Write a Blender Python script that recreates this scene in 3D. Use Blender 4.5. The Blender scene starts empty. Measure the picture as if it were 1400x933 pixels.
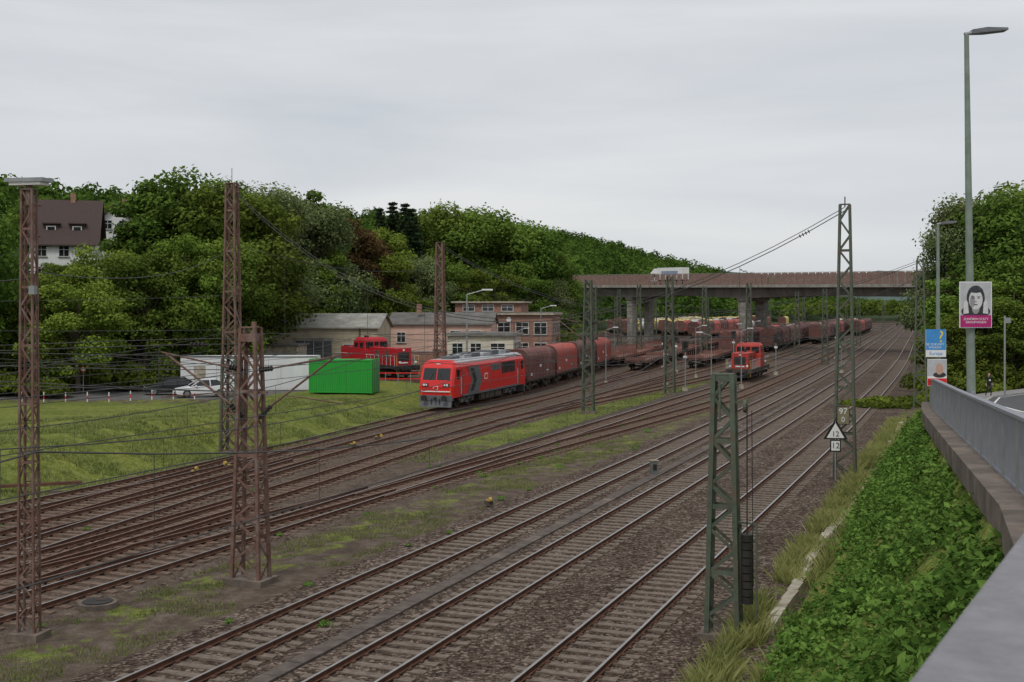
import bpy, math, random
import numpy as np
from mathutils import Vector, Matrix, noise as mnoise
random.seed(7); rng=np.random.default_rng(7)
scene=bpy.context.scene
COL=scene.collection

# ------------------------------------------------------------ site functions (metres)
def X1(Y):
    if Y<60: return 1+.4*(Y-26.7)
    if Y<200:
        u=Y-60; return 14.32+.4*u-.045*u*u/280
    return 67.17+.355*(Y-200)
def P(s,Y,z=0.0): return Vector((X1(Y)-s,Y,z))
def sm(a,b,x):
    t=min(1,max(0,(x-a)/(b-a)));return t*t*(3-2*t)
def rz(Y): return float(np.interp(Y,[-20,0,3,7,15,28,40,60,88,110,160,3000],[7.1,7.05,6.95,6.55,5.98,5.42,4.95,3.6,1.75,1.2,1.0,1.0]))
def Xr(Y): return float(np.interp(Y,[-20,0,3,7,15,40,60,88,100,130,3000],[-6,.8,1.9,3.2,6.25,14.0,21.0,33,43,70,2700]))
def nz(x,y,sc,seed=0): return mnoise.noise(Vector((x*sc,y*sc,seed*7.3)))
def S0(Y): return float(np.interp(Y,[0,80,97,115,160,220,300],[33.4,33.8,37.6,38.5,45,62,100]))
def HS(Y): return float(np.interp(Y,[0,110,200,300,450,700,1200],[72,77,80,108,92,62,40]))
def H(s,Y):
    z=0.0
    if s<-4.6:
        sr=X1(Y)-Xr(Y); sr=min(sr,-5.4)
        if s>sr:
            t=(-4.6-s)/(-4.6-sr); z=(rz(Y)-.62)*(t**.95)+.35*nz(s,Y,.6)*min(t*3,1)*(1-t)
        else:
            z=rz(Y)-(.62 if s>sr-.15 else .06)
            if s<sr-16: z+=.25*nz(s,Y,.1)+(14*sm(-sr+70,-sr+300,-s) if Y<1000 else 0)
    elif s>30:
        s0=S0(Y)
        A=float(np.interp(Y,[0,70,92],[1.9,1.8,1.0]))
        z=A*sm(s0,s0+5,s)+ (.14*nz(s,Y,.25)+.08*nz(s,Y,.9) if s>s0+1 else 0)
        hs=HS(Y);fade=float(np.interp(Y,[850,1250],[1,0]))
        z+=13*sm(hs,hs+34,s)*fade
        z+=float(np.interp(Y,[0,250,700,1500],[14,20,36,36]))*sm(hs+30,hs+230,s)*fade
    else:
        if 11.3<s<15.6: z=-.05+.06*nz(s,Y,.5)
        elif -3<s<30: z=.03*nz(s,Y,.8)-.01
    return z

# ------------------------------------------------------------ materials
def newmat(name):
    m=bpy.data.materials.new(name);m.use_nodes=True
    nt=m.node_tree;b=nt.nodes['Principled BSDF'];return m,nt,b
def rgba(c,k=1): return (c[0]*k,c[1]*k,c[2]*k,1)
def M(name,col,rough=.7,var=.25,scale=3,bump=0,metal=0,spec=.3,col2=None,c2f=.5,bscale=None,stretch=(1,1,1),rand=0):
    m,nt,b=newmat(name);N=nt.nodes;L=nt.links
    tc=N.new('ShaderNodeTexCoord');mp=N.new('ShaderNodeMapping');L.new(tc.outputs['Object'],mp.inputs[0]);mp.inputs['Scale'].default_value=stretch
    n=N.new('ShaderNodeTexNoise');n.inputs['Scale'].default_value=scale;n.inputs['Detail'].default_value=3;n.inputs['Roughness'].default_value=.65
    L.new(mp.outputs[0],n.inputs['Vector'])
    r=N.new('ShaderNodeValToRGB');L.new(n.outputs['Fac'],r.inputs[0])
    r.color_ramp.elements[0].position=.3;r.color_ramp.elements[1].position=.7
    r.color_ramp.elements[0].color=rgba(col,1-var);r.color_ramp.elements[1].color=rgba(col,1+var)
    out=r.outputs[0]
    if col2:
        n2=N.new('ShaderNodeTexNoise');n2.inputs['Scale'].default_value=scale*.7;n2.inputs['Detail'].default_value=5;n2.inputs['Roughness'].default_value=.7
        ad=N.new('ShaderNodeVectorMath');ad.operation='ADD';ad.inputs[1].default_value=(13.1,4.2,7.7);L.new(mp.outputs[0],ad.inputs[0]);L.new(ad.outputs[0],n2.inputs['Vector'])
        r2=N.new('ShaderNodeValToRGB');L.new(n2.outputs['Fac'],r2.inputs[0]);r2.color_ramp.elements[0].position=1-c2f-.12;r2.color_ramp.elements[1].position=1-c2f+.12
        mx=N.new('ShaderNodeMixRGB');L.new(r2.outputs[0],mx.inputs[0]);L.new(out,mx.inputs[1]);mx.inputs[2].default_value=rgba(col2);out=mx.outputs[0]
    if rand:
        oi=N.new('ShaderNodeObjectInfo');mr=N.new('ShaderNodeMapRange');L.new(oi.outputs['Random'],mr.inputs[0]);mr.inputs[3].default_value=1-rand;mr.inputs[4].default_value=1+rand
        h=N.new('ShaderNodeHueSaturation');L.new(mr.outputs[0],h.inputs['Value']);L.new(out,h.inputs['Color']);out=h.outputs[0]
    L.new(out,b.inputs['Base Color'])
    b.inputs['Roughness'].default_value=rough;b.inputs['Metallic'].default_value=metal;b.inputs['Specular IOR Level'].default_value=spec
    if bump:
        n3=N.new('ShaderNodeTexNoise');n3.inputs['Scale'].default_value=bscale or scale*6;n3.inputs['Detail'].default_value=3;L.new(tc.outputs['Object'],n3.inputs['Vector'])
        bp=N.new('ShaderNodeBump');bp.inputs['Strength'].default_value=bump;bp.inputs['Distance'].default_value=.03;L.new(n3.outputs['Fac'],bp.inputs['Height']);L.new(bp.outputs[0],b.inputs['Normal'])
    return m
mRailSide=M('rail_rust',(.115,.055,.035),.8,.3,4)
mRailTop=M('rail_head_steel',(.34,.32,.31),.32,.15,2,metal=.7)
mRailTopR=M('rail_head_rusty',(.22,.135,.10),.5,.2,2,metal=.35)
mSleepC=M('sleeper_concrete_aged',(.175,.138,.11),.9,.35,5)
mSleepW=M('sleeper_wood_tarred',(.155,.105,.077),.9,.45,5)
mDuct=M('duct_cover',(.11,.088,.075),.9,.35,3)
mMastRust=M('mast_weathered_rust',(.16,.09,.07),.85,.3,3,col2=(.23,.18,.155),c2f=.4)
mMastGreen=M('mast_green_paint',(.09,.11,.08),.7,.25,3,col2=(.13,.085,.06),c2f=.4)
mConc=M('concrete',(.29,.27,.24),.9,.25,1.2,bump=.3,col2=(.16,.145,.125),c2f=.42)
mConcDark=M('concrete_stained',(.17,.135,.11),.9,.35,1.5,bump=.3,col2=(.085,.07,.058),c2f=.45)
mConcL=M('concrete_pale',(.44,.40,.32),.9,.25,2,col2=(.24,.2,.14),c2f=.45)
mMastGrey=M('mast_grey',(.14,.15,.14),.7,.25,3)
mWire=M('wire_dark',(.06,.06,.06),.6,.1)
mBlack=M('black_running_gear',(.035,.032,.03),.7,.35,3)
mDirt=M('dirty_underframe',(.085,.065,.052),.85,.35,3)
mGlass=M('dark_glass',(.015,.018,.02),.08,.1,spec=.6)
mWhite=M('white_paint',(.74,.74,.72),.5,.06,2)
mLocoRed=M('loco_red_paint',(.70,.022,.02),.3,.06,1.5,spec=.5)
mLocoRed2=M('loco_red_faded',(.44,.045,.035),.5,.2,2.5,col2=(.26,.08,.055),c2f=.35)
mDieselRed=M('diesel_red_paint',(.50,.02,.03),.4,.12,2)
mLocoGrey=M('loco_grey_paint',(.13,.135,.145),.45,.12,2)
mRoofGrey=M('loco_roof_grey',(.42,.43,.44),.55,.2,3)
mSilver=M('silver_lattice',(.45,.45,.45),.45,.15,2,metal=.3)
mYellow=M('yellow_paint',(.50,.34,.07),.6,.2,3)
mGreenBox=M('green_container_paint',(.03,.33,.045),.5,.06,1)
mGalv=M('galvanised_grey',(.30,.31,.315),.45,.12,3,metal=.3)
mLampPole=M('lamp_pole_green_grey',(.20,.24,.20),.6,.2,3)
mRail=M('railing_grey',(.26,.27,.295),.6,.10,4)
mCoping=M('coping_grey',(.24,.232,.245),.75,.16,9,bump=.35,bscale=60,col2=(.19,.185,.19),c2f=.35)
mAsphalt=M('asphalt',(.09,.09,.093),.9,.2,1.2,bump=.3,bscale=40)
mPave=M('pavement_slabs',(.24,.23,.22),.9,.18,1.5)
mKerb=M('kerb_stone',(.35,.34,.32),.9,.15,2)
mRubber=M('rubber',(.02,.02,.02),.85,.1)
mHub=M('wheel_hub',(.3,.3,.31),.4,.1,metal=.6)

# ------------------------------------------------------------ mesh builder
class MB:
    def __init__(s): s.v=[];s.f=[];s.m=[];s.mats=[]
    def mi(s,m):
        if m not in s.mats: s.mats.append(m)
        return s.mats.index(m)
    def add(s,vs,fs,mat):
        o=len(s.v);s.v+= [tuple(v) for v in vs]
        k=s.mi(mat)
        for f in fs: s.f.append(tuple(i+o for i in f));s.m.append(k)
    def box(s,c,sz,mat,rz_=0,R=None):
        hx,hy,hz=sz[0]/2,sz[1]/2,sz[2]/2
        if R is None: R=Matrix.Rotation(rz_,3,'Z')
        c=Vector(c);vs=[c+R@Vector((x,y,z)) for x in(-hx,hx) for y in(-hy,hy) for z in(-hz,hz)]
        s.add(vs,[(0,1,3,2),(4,6,7,5),(0,4,5,1),(2,3,7,6),(0,2,6,4),(1,5,7,3)],mat)
    def bb(s,x0,x1,y0,y1,z0,z1,mat): s.box(((x0+x1)/2,(y0+y1)/2,(z0+z1)/2),(abs(x1-x0),abs(y1-y0),abs(z1-z0)),mat)
    def beam(s,a,b,w,mat,h=None):
        a=Vector(a);b=Vector(b);d=b-a;L=d.length
        if L<1e-6:return
        d.normalize();up=Vector((0,0,1)) if abs(d.z)<.95 else Vector((1,0,0))
        x=d;y=up.cross(x).normalized();z=x.cross(y)
        R=Matrix((x,y,z)).transposed();s.box((a+b)/2,(L,w,h or w),mat,R=R)
    def cyl(s,a,b,r,mat,r2=None,n=8,caps=True):
        a=Vector(a);b=Vector(b);r2=r if r2 is None else r2;d=(b-a)
        if d.length<1e-6:return
        d.normalize();up=Vector((0,0,1)) if abs(d.z)<.9 else Vector((1,0,0));u=d.cross(up).normalized();w=d.cross(u)
        vs=[]
        for k in range(n):
            t=2*math.pi*k/n;vs.append(a+(u*math.cos(t)+w*math.sin(t))*r)
        for k in range(n):
            t=2*math.pi*k/n;vs.append(b+(u*math.cos(t)+w*math.sin(t))*r2)
        fs=[(k,(k+1)%n,n+(k+1)%n,n+k) for k in range(n)]
        if caps: fs+=[tuple(range(n))[::-1],tuple(range(n,2*n))]
        s.add(vs,fs,mat)
    def path(s,pts,r,mat,n=4):
        for a,b in zip(pts[:-1],pts[1:]): s.cyl(a,b,r,mat,n=n,caps=False)
    def poly(s,pts,mat): s.add(pts,[tuple(range(len(pts)))],mat)
    def loft(s,rings,mat,cap=True,closed=True,matfn=None):
        n=len(rings[0]);vs=[p for r in rings for p in r];o=len(s.v)
        s.add(vs,[],mat)
        for i in range(len(rings)-1):
            for k in range(n if closed else n-1):
                a=i*n+k;b=i*n+(k+1)%n
                mm=matfn(i,k) if matfn else mat
                s.f.append((o+a,o+b,o+b+n,o+a+n));s.m.append(s.mi(mm))
        if cap:
            s.f.append(tuple(o+k for k in range(n))[::-1]);s.m.append(s.mi(mat))
            s.f.append(tuple(o+(len(rings)-1)*n+k for k in range(n)));s.m.append(s.mi(mat))
    def sphere(s,c,r,mat,n=8,sc=(1,1,1)):
        rings=[]
        for i in range(1,n):
            t=math.pi*i/n;rings.append([(c[0]+r*sc[0]*math.sin(t)*math.cos(p),c[1]+r*sc[1]*math.sin(t)*math.sin(p),c[2]+r*sc[2]*math.cos(t)) for p in [2*math.pi*k/(n*2) for k in range(n*2)]])
        s.loft(rings,mat)
    def mesh(s,name,smooth=False,fix=True):
        me=bpy.data.meshes.new(name);me.from_pydata([tuple(v) for v in s.v],[],s.f)
        for m in s.mats: me.materials.append(m)
        me.polygons.foreach_set('material_index',s.m)
        if fix:
            import bmesh
            bm=bmesh.new();bm.from_mesh(me);bmesh.ops.recalc_face_normals(bm,faces=bm.faces);bm.to_mesh(me);bm.free()
        if smooth: me.polygons.foreach_set('use_smooth',[True]*len(me.polygons))
        me.update();return me
    def obj(s,name,loc=(0,0,0),rot=0,bevel=0,smooth=False,fix=True):
        return place(s.mesh(name,smooth,fix),name,loc,rot,bevel=bevel)
def place(me,name,loc=(0,0,0),rot=0,scale=(1,1,1),bevel=0,parent=None,rx=0):
    o=bpy.data.objects.new(name,me);COL.objects.link(o);o.location=loc;o.rotation_euler=(rx,0,rot);o.scale=scale
    if bevel:
        b=o.modifiers.new('bevel','BEVEL');b.width=bevel;b.segments=2;b.limit_method='ANGLE';b.angle_limit=math.radians(35)
    if parent: o.parent=parent
    return o
def text(body,size,mat,parent,loc,rot=(math.pi/2,0,0),name='lettering'):
    cu=bpy.data.curves.new(name,'FONT');cu.body=body;cu.size=size;cu.align_x='CENTER';cu.align_y='CENTER';cu.extrude=.003
    o=bpy.data.objects.new(name,cu);COL.objects.link(o);cu.materials.append(mat);o.parent=parent;o.location=loc;o.rotation_euler=rot;return o

# ------------------------------------------------------------ ground
def build_ground():
    ss=list(np.arange(-14,46,.5))
    a=-14;st=.7
    lo=[]
    while a>-3500: a-=st;st*=1.13;lo.append(a)
    hi=[];a=45.5;st=.7
    while a<3500: a+=st;st*=1.11;hi.append(a)
    ss=lo[::-1]+ss+hi
    ys=list(np.arange(-60,5,5))+list(np.arange(5,130,1.0));a=129;st=1.1
    while a<4500: a+=st;st*=1.045;ys.append(a)
    nS,nY=len(ss),len(ys)
    V=[];G=[];B=[];A=[];Wd=[]
    for Y in ys:
        x1=X1(Y);s0=S0(Y);hs=HS(Y)
        for s in ss:
            V.append((x1-s,Y,H(s,Y)))
            g=.22;b=0;a_=0;wd=0
            if s<-4.7: g=.95
            elif s<-3.4: g=.52;b=.6
            elif s<=11.2: g=.05;b=1
            elif s<15.4: g=.50 if Y<110 else .3;b=.15
            elif s<s0: g=.20;b=.42
            else: g=.92
            if 11.2<s<13.2 and Y<60: g=.36
            if 19.6<s<23.2 and 64<Y<150: g=.60*sm(62,75,Y)*(1-.5*sm(120,150,Y))+.1
            if 31.8<s<=s0 and Y<100: g=.58
            if s>50 and 94<Y<113 and s<85: g=.0;a_=1
            if Y>118 and s0<s<s0+22: g=.35
            if Y>113 and s>70: g=.9
            if Y>150 and 10<s<s0: g=.22;b=.2
            if s>s0+10 and 90<Y<=94: g=.6
            if s>hs-4 and Y>105: wd=1
            if Y>650 or (s<-12 and Y>200): wd=1
            G.append(g);B.append(b);A.append(a_);Wd.append(wd)
    F=[]
    for j in range(nY-1):
        for i in range(nS-1):
            q=j*nS+i;F.append((q,q+nS,q+nS+1,q+1))
    me=bpy.data.meshes.new('ground');me.from_pydata(V,[],F)
    for nm,arr in(('grass',G),('ballast',B),('tarmac',A),('woodland',Wd)):
        at=me.attributes.new(nm,'FLOAT','POINT');at.data.foreach_set('value',arr)
    me.polygons.foreach_set('use_smooth',[True]*len(F))
    m,nt,b=newmat('ground_mixed');N=nt.nodes;L=nt.links
    geo=N.new('ShaderNodeNewGeometry')
    def noise(sc,det=5,ro=.6,off=0):
        n=N.new('ShaderNodeTexNoise');n.inputs['Scale'].default_value=sc;n.inputs['Detail'].default_value=det;n.inputs['Roughness'].default_value=ro
        if off:
            ad=N.new('ShaderNodeVectorMath');ad.operation='ADD';ad.inputs[1].default_value=(off,off*2,0);L.new(geo.outputs['Position'],ad.inputs[0]);L.new(ad.outputs[0],n.inputs['Vector'])
        else: L.new(geo.outputs['Position'],n.inputs['Vector'])
        return n.outputs['Fac']
    def ramp(f,st):
        r=N.new('ShaderNodeValToRGB');L.new(f,r.inputs[0]);e=r.color_ramp.elements
        e[0].position=st[0][0];e[0].color=rgba(st[0][1]);e[1].position=st[-1][0];e[1].color=rgba(st[-1][1])
        for p,c in st[1:-1]:
            x=e.new(p);x.color=rgba(c)
        return r.outputs[0]
    def mix(f,a,c,t='MIX'):
        x=N.new('ShaderNodeMixRGB');x.blend_type=t
        if isinstance(f,float): x.inputs[0].default_value=f
        else: L.new(f,x.inputs[0])
        L.new(a,x.inputs[1])
        if isinstance(c,tuple): x.inputs[2].default_value=rgba(c)
        else: L.new(c,x.inputs[2])
        return x.outputs[0]
    def mth(op,a,c):
        x=N.new('ShaderNodeMath');x.operation=op
        for i,q in enumerate((a,c)):
            if isinstance(q,(int,float)): x.inputs[i].default_value=q
            else: L.new(q,x.inputs[i])
        return x.outputs[0]
    def attr(nm):
        x=N.new('ShaderNodeAttribute');x.attribute_name=nm;return x.outputs['Fac']
    vor=N.new('ShaderNodeTexVoronoi');vor.inputs['Scale'].default_value=12;L.new(geo.outputs['Position'],vor.inputs['Vector'])
    sep=N.new('ShaderNodeSeparateColor');L.new(vor.outputs['Color'],sep.inputs[0])
    stones=ramp(sep.outputs[0],[(0,(.032,.023,.018)),(.4,(.088,.067,.055)),(.75,(.145,.117,.098)),(1,(.30,.255,.22))])
    big=ramp(noise(.35,4,.65),[(.3,(.62,.54,.49)),(.7,(1.2,1.14,1.08))])
    stones=mix(1.0,stones,big,'MULTIPLY')
    dirt=ramp(noise(1.3,6,.72),[(.25,(.058,.041,.031)),(.5,(.115,.087,.067)),(.75,(.21,.17,.14))])
    gr=ramp(noise(3.0,6,.8,3),[(.28,(.065,.085,.02)),(.5,(.155,.185,.038)),(.72,(.29,.30,.10))])
    grb=ramp(noise(.22,5,.7,9),[(.3,(.62,.70,.6)),(.5,(1.0,1.0,1.0)),(.68,(1.3,1.15,1.15))])
    gr=mix(1.0,gr,grb,'MULTIPLY')
    tar=ramp(noise(.8,4,.6,5),[(.3,(.11,.107,.103)),(.7,(.18,.175,.168))])
    bf=mth('ADD',attr('ballast'),mth('MULTIPLY',mth('SUBTRACT',noise(.9,5,.7,2),.5),1.3))
    bf=ramp(bf,[(.35,(0,0,0)),(.6,(1,1,1))])
    c=mix(bf,dirt,stones)
    gf=mth('ADD',attr('grass'),mth('MULTIPLY',mth('SUBTRACT',noise(.8,7,.78,7),.5),1.9))
    gf=ramp(gf,[(.48,(0,0,0)),(.68,(1,1,1))])
    c=mix(gf,c,gr);c=mix(attr('tarmac'),c,tar);c=mix(attr('woodland'),c,(.035,.055,.018))
    L.new(c,b.inputs['Base Color']);b.inputs['Roughness'].default_value=.95;b.inputs['Specular IOR Level'].default_value=.1
    bp=N.new('ShaderNodeBump');bp.inputs['Strength'].default_value=.8;bp.inputs['Distance'].default_value=.06
    L.new(vor.outputs['Distance'],bp.inputs['Height']);L.new(bp.outputs[0],b.inputs['Normal'])
    me.materials.append(m);me.update();place(me,'ground')
build_ground()

# ------------------------------------------------------------ tracks
def spath(ctrl):
    ys=[c[0] for c in ctrl];sv=[c[1] for c in ctrl]
    def f(Y):
        return float(np.mean([np.interp(Y+d,ys,sv) for d in (-9,-6,-3,0,3,6,9)]))
    return f
zoff=[0]
def track(ctrl,Y0,Y1,slY=185,steel=False,concrete=False):
    f=spath(ctrl);zo=zoff[0]*.004;zoff[0]+=1
    mb=MB();ys=[];y=Y0
    while y<Y1: ys.append(y);y+=2 if y<140 else 8
    ys.append(Y1)
    C=[P(f(y),y) for y in ys]
    T=[(C[min(i+1,len(C)-1)]-C[max(i-1,0)]).normalized() for i in range(len(C))]
    top=mRailTop if steel else mRailTopR
    for sd in(-1,1):
        rings=[]
        for c,t in zip(C,T):
            n=Vector((t.y,-t.x,0));o=c+n*(sd*.752)
            prof=[(-.07,.03),(-.07,.05),(-.02,.065),(-.02,.13),(-.036,.14),(-.036,.175),(.036,.175),(.036,.14),(.02,.13),(.02,.065),(.07,.05),(.07,.03)]
            rings.append([tuple(o+n*a+Vector((0,0,b+zo))) for a,b in prof])
        mb.loft(rings,mRailSide,matfn=lambda i,k:top if k==5 else mRailSide)
    sl=mSleepC if concrete else mSleepW
    y=Y0
    if slY>Y0:
        while y<min(Y1,slY):
            c=P(f(y),y);c2=P(f(y+.5),y+.5);t=(c2-c).normalized();ang=math.atan2(t.y,t.x)
            j=random.uniform(-.03,.03)
            mb.box((c.x,c.y,-.028+zo+random.uniform(-.022,.006)),(.26,2.55,.12),sl,ang+j*.5)
            if y<70:
                for sd in (-.752,.752):
                    n=Vector((t.y,-t.x,0));q=c+n*sd; mb.box((q.x,q.y,.045+zo),(.14,.30,.03),mRailSide,ang)
            y+=.63*t.y
    mb.obj('railway_track',fix=False)
    return f
st=lambda s:[(-60,s),(900,s)]
f1=track(st(0),15,680,steel=True,concrete=True);f2=track(st(4.67),15,680,steel=True,concrete=True);f3=track(st(8.9),15,680,steel=True,concrete=True)
f4=track([(-60,17.6),(60,17.6),(100,17.2),(130,16.5),(900,16.5)],18,600,steel=True)
f4b=track([(-60,17.6),(55,17.55),(105,12.8),(900,12.8)],52,600)
f5=track([(-60,21.8),(48,21.8),(80,25),(110,25.5),(160,27.5),(220,30),(900,30)],18,560)
f6=track([(-60,26.2),(48,26.2),(80,29.4),(110,30),(160,34.5),(220,39),(900,39)],18,560)
T7=[(-60,30.7),(60,30.8),(95,34.2),(112,34.6),(158,40),(210,48),(900,48)]
f7=track(T7,18,560,steel=True)
track([(-60,17.6),(18,17.65),(46,21.75),(80,21.8)],16,50)
track([(-60,21.85),(30,21.9),(60,26.9),(70,28)],26,64,steel=True)
track([(-60,26.25),(36,26.3),(66,31.2),(80,32.6)],32,68)
track([(-60,21.8),(24,21.8),(52,17.7),(80,17.6)],22,54)
b1=track([(80,25.1),(90,25.2),(140,21),(900,21)],86,560)
b3=track([(100,25.5),(115,25.5),(150,25.5),(900,25.5)],118,560)
b4=track([(115,30.3),(125,31),(200,34.5),(900,34.5)],122,560)
b5=track([(110,34.5),(122,36),(200,43.5),(900,43.5)],120,560)
far=[b3]
for k,s in enumerate([52.5,57,61.5,66,70.5,75,79.5,84,88.5,93]):
    far.append(track([(130+6*k,37.5+k*.4),(170+3*k,43+.5*k),(300,s),(900,s)],150+5*k,520 if s<80 else 430,slY=0))

# ------------------------------------------------------------ lattice masts & lamps
def lattice(mb,h,w0,w1,mat,leg=.09,br=.06,step=.7,d=.62,z0=0):
    def pt(z,sx,sy):
        t=z/h;w=w0+(w1-w0)*t;return Vector((sx*w/2,sy*w/2*d,z+z0))
    for sx in(-1,1):
        for sy in(-1,1): mb.beam(pt(0,sx,sy),pt(h,sx,sy),leg,mat)
    n=max(4,int(h/step))
    for i in range(n):
        za,zb=h*i/n,h*(i+1)/n;q=1 if i%2 else -1
        for sy in(-1,1): mb.beam(pt(za,-q,sy),pt(zb,q,sy),.018,mat,br)
        for sx in(-1,1): mb.beam(pt(za,sx,q),pt(zb,sx,-q),.018,mat,br)
        if i%3==0:
            for sy in(-1,1): mb.beam(pt(za,-1,sy),pt(za,1,sy),.02,mat,br*1.4)
    mb.box((0,0,h+z0+.02),(w1+.06,w1*d+.06,.04),mat)
def insul(mb,a,b):
    a=Vector(a);b=Vector(b);m=mBlack
    mb.cyl(a,b,.035,m,n=6)
    for k in range(5):
        c=a.lerp(b,(k+.5)/5);mb.cyl(c-(b-a).normalized()*.02,c+(b-a).normalized()*.02,.085,m,n=8)
TROT=math.atan2(-.39,1)
def cantilever(mb,side,z,reach=2.9):
    sx=side
    insul(mb,(sx*.3,0,z),(sx*.8,0,z+.06));mb.cyl((sx*.8,0,z+.06),(sx*reach,0,z+.5),.03,mMastRust,n=6)
    insul(mb,(sx*.3,0,z-1.5),(sx*.75,0,z-1.1));mb.cyl((sx*.75,0,z-1.1),(sx*(reach-.2),0,z+.45),.035,mMastRust,n=6)
    mb.cyl((sx*1.2,0,z-.75),(sx*reach,0,z-.95),.02,mMastRust,n=5)
def mast(X,Y,h,w0,w1,mat,name='catenary_mast',rot=TROT,cant=(),leg=.09,step=.7,extra=None,foot=True,zb=0,br=.06):
    mb=MB();lattice(mb,h,w0,w1,mat,leg=leg,step=step,br=br)
    if foot: mb.box((0,0,-.05),(w0+.4,w0*.62+.4,.36),mConcDark)
    for sd,z,r in cant: cantilever(mb,sd,z,r)
    if extra: extra(mb)
    return mb.obj(name,(X,Y,zb),rot,fix=False)
def ex_lamp(mb):
    for k in range(14): mb.beam((-.22,.2,.8+k*.8),(.22,.2,.8+k*.8),.03,mMastRust)
    mb.box((0,0,11.85),(1.1,.5,.10),mGalv);mb.box((0,0,11.76),(.9,.4,.08),mWhite)
    mb.beam((0,0,11.2),(0,0,11.8),.12,mMastRust);mb.box((.25,-.2,9.0),(.16,.14,.22),mGalv)
mast(-12.55,30.4,11.6,.46,.3,mMastRust,'floodlight_mast',rot=-.2,leg=.055,step=.5,extra=ex_lamp,br=.045)
def ex_rusty(mb):
    mb.cyl((.12,0,7.8),(.12,0,8.1),.08,mMastRust);mb.beam((-.6,0,5.9),(.6,0,5.9),.08,mMastRust)
    mb.box((0,0,7.6),(.55,.42,.25),mMastRust)
mast(-8.15,36.5,7.9,.98,.52,mMastRust,cant=((1,6.6,3.2),(-1,6.6,3.4)),leg=.1,step=.62,extra=ex_rusty,br=.075)
def ex_near(mb):
    for k in range(9):
        mb.cyl((.62,-.1,.95+k*.2),(.62,-.1,1.12+k*.2),.16,mBlack,n=12)
    mb.cyl((.62,-.1,.9),(.62,-.1,6.0),.018,mBlack,n=5);mb.cyl((.78,-.1,1.4),(.74,-.1,5.9),.012,mBlack,n=5)
    mb.cyl((.52,.02,6.0),(.60,.02,6.0),.17,mMastGreen,n=14);mb.beam((.2,-.05,6.1),(.68,-.05,6.1),.06,mMastGreen)
    mb.beam((.42,.1,.6),(.42,.1,3.0),.05,mMastGreen);mb.box((0,0,6.74),(.48,.34,.2),mMastGreen)
    mb.beam((.86,-.1,.6),(.86,-.1,3.0),.05,mMastGreen);mb.beam((.3,0,3.0),(.86,-.1,3.0),.05,mMastGreen)
    mb.beam((-.05,-.26,5.6),(-.05,-.26,6.6),.05,mMastGreen)
mast(5.5,30.4,6.8,.80,.48,mMastGreen,leg=.12,step=.55,extra=ex_near,br=.085)
def ex_tall(mb):
    mb.cyl((0,0,13.5),(0,0,14.0),.03,mMastGreen)
mast(16.5,58,13.6,1.0,.46,mMastGreen,leg=.115,step=.75,extra=ex_tall,br=.08)
def ex_t2(mb):
    mb.cyl((0,0,15.6),(0,0,16.6),.02,mMastRust);mb.beam((-.5,0,15.2),(.5,0,15.2),.06,mMastRust);mb.beam((-.4,0,14.3),(.4,0,14.3),.06,mMastRust)
    lattice(mb,5.5,1.14,.92,mMastGreen,leg=.135,br=.09,z0=.0,step=.8)
mast(-16.3,68.1,15.7,1.05,.55,mMastRust,leg=.11,step=.75,extra=ex_t2,br=.08)
mast(X1(104)-38,104,14.2,1.0,.55,mMastRust,leg=.12,step=.8,br=.09)
mast(33.8,96.9,12.4,1.0,.5,mMastGreen,leg=.12,step=.9,br=.09)
mast(6.1,93.6,10.6,.9,.5,mMastGreen,leg=.11,cant=((1,7.2,3),(-1,7.2,3)),br=.08)
mast(15.2,112.8,11.4,.95,.5,mMastGreen,leg=.13,cant=((1,7.4,3),),br=.09)
for (s,Y,h) in [(38.5,150,11),(19,152,11.5),(30,178,11.5),(-3.3,150,12.5),(43,190,12),(19,205,11),(-3.3,205,12),(58,215,13),(10.9,250,11),(-3.3,260,11),(47,270,11),(30,320,11),(66,300,11),(-3.3,330,11),(84,330,11),(10.9,390,10.5),(50,400,10.5),(-3.3,420,10.5),(28,460,10),(10.9,170,11),(62,250,12)]:
    mast(X1(Y)-s,Y,h,.9,.5,mMastGreen,leg=.13,step=1.0,foot=False,br=.09)

def yardlamp():
    mb=MB();mb.cyl((0,0,0),(0,0,7.2),.09,mGalv,r2=.05,n=8);mb.cyl((0,0,7.2),(1.3,0,7.6),.04,mGalv,n=6);mb.box((1.5,0,7.6),(.8,.28,.12),mWhite);mb.box((0,0,.2),(.45,.45,.5),mConcL);return mb.mesh('yard_lamp_post')
yl=yardlamp()
for s,Y in[(30.5,128),(23.3,140),(38,122),(14.6,122),(19.2,152),(47,190),(13.9,104),(23,180),(36,205),(47.5,240)]:
    place(yl,'yard_lamp_post',P(s,Y),random.choice([0,.3,math.pi]),scale=(.7,1,.82))
place(yl,'yard_lamp_post',(X1(112)-39.0,112,1),0,scale=(1.3,1,1.2))
place(yl,'yard_lamp_post',(3.5,142,1),0,scale=(1,1,1.0))
def signal():
    mb=MB();mb.cyl((0,0,0),(0,0,4.2),.07,mGalv,n=8);mb.box((0,-.05,4.5),(.62,.18,1.1),mBlack);mb.box((0,-.12,3.4),(.4,.04,.25),mWhite);mb.box((0,0,.15),(.5,.5,.4),mConcL)
    for z in(4.25,4.55,4.85): mb.cyl((0,-.22,z),(0,-.14,z),.09,mGlass,n=10)
    return mb.mesh('railway_signal')
sg=signal()
for s,Y in[(23.2,125),(19.5,118),(6.8,150),(14.6,146),(28,150),(32,160),(23.3,165),(11,190)]: place(sg,'railway_signal',P(s,Y),-.3)

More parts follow.
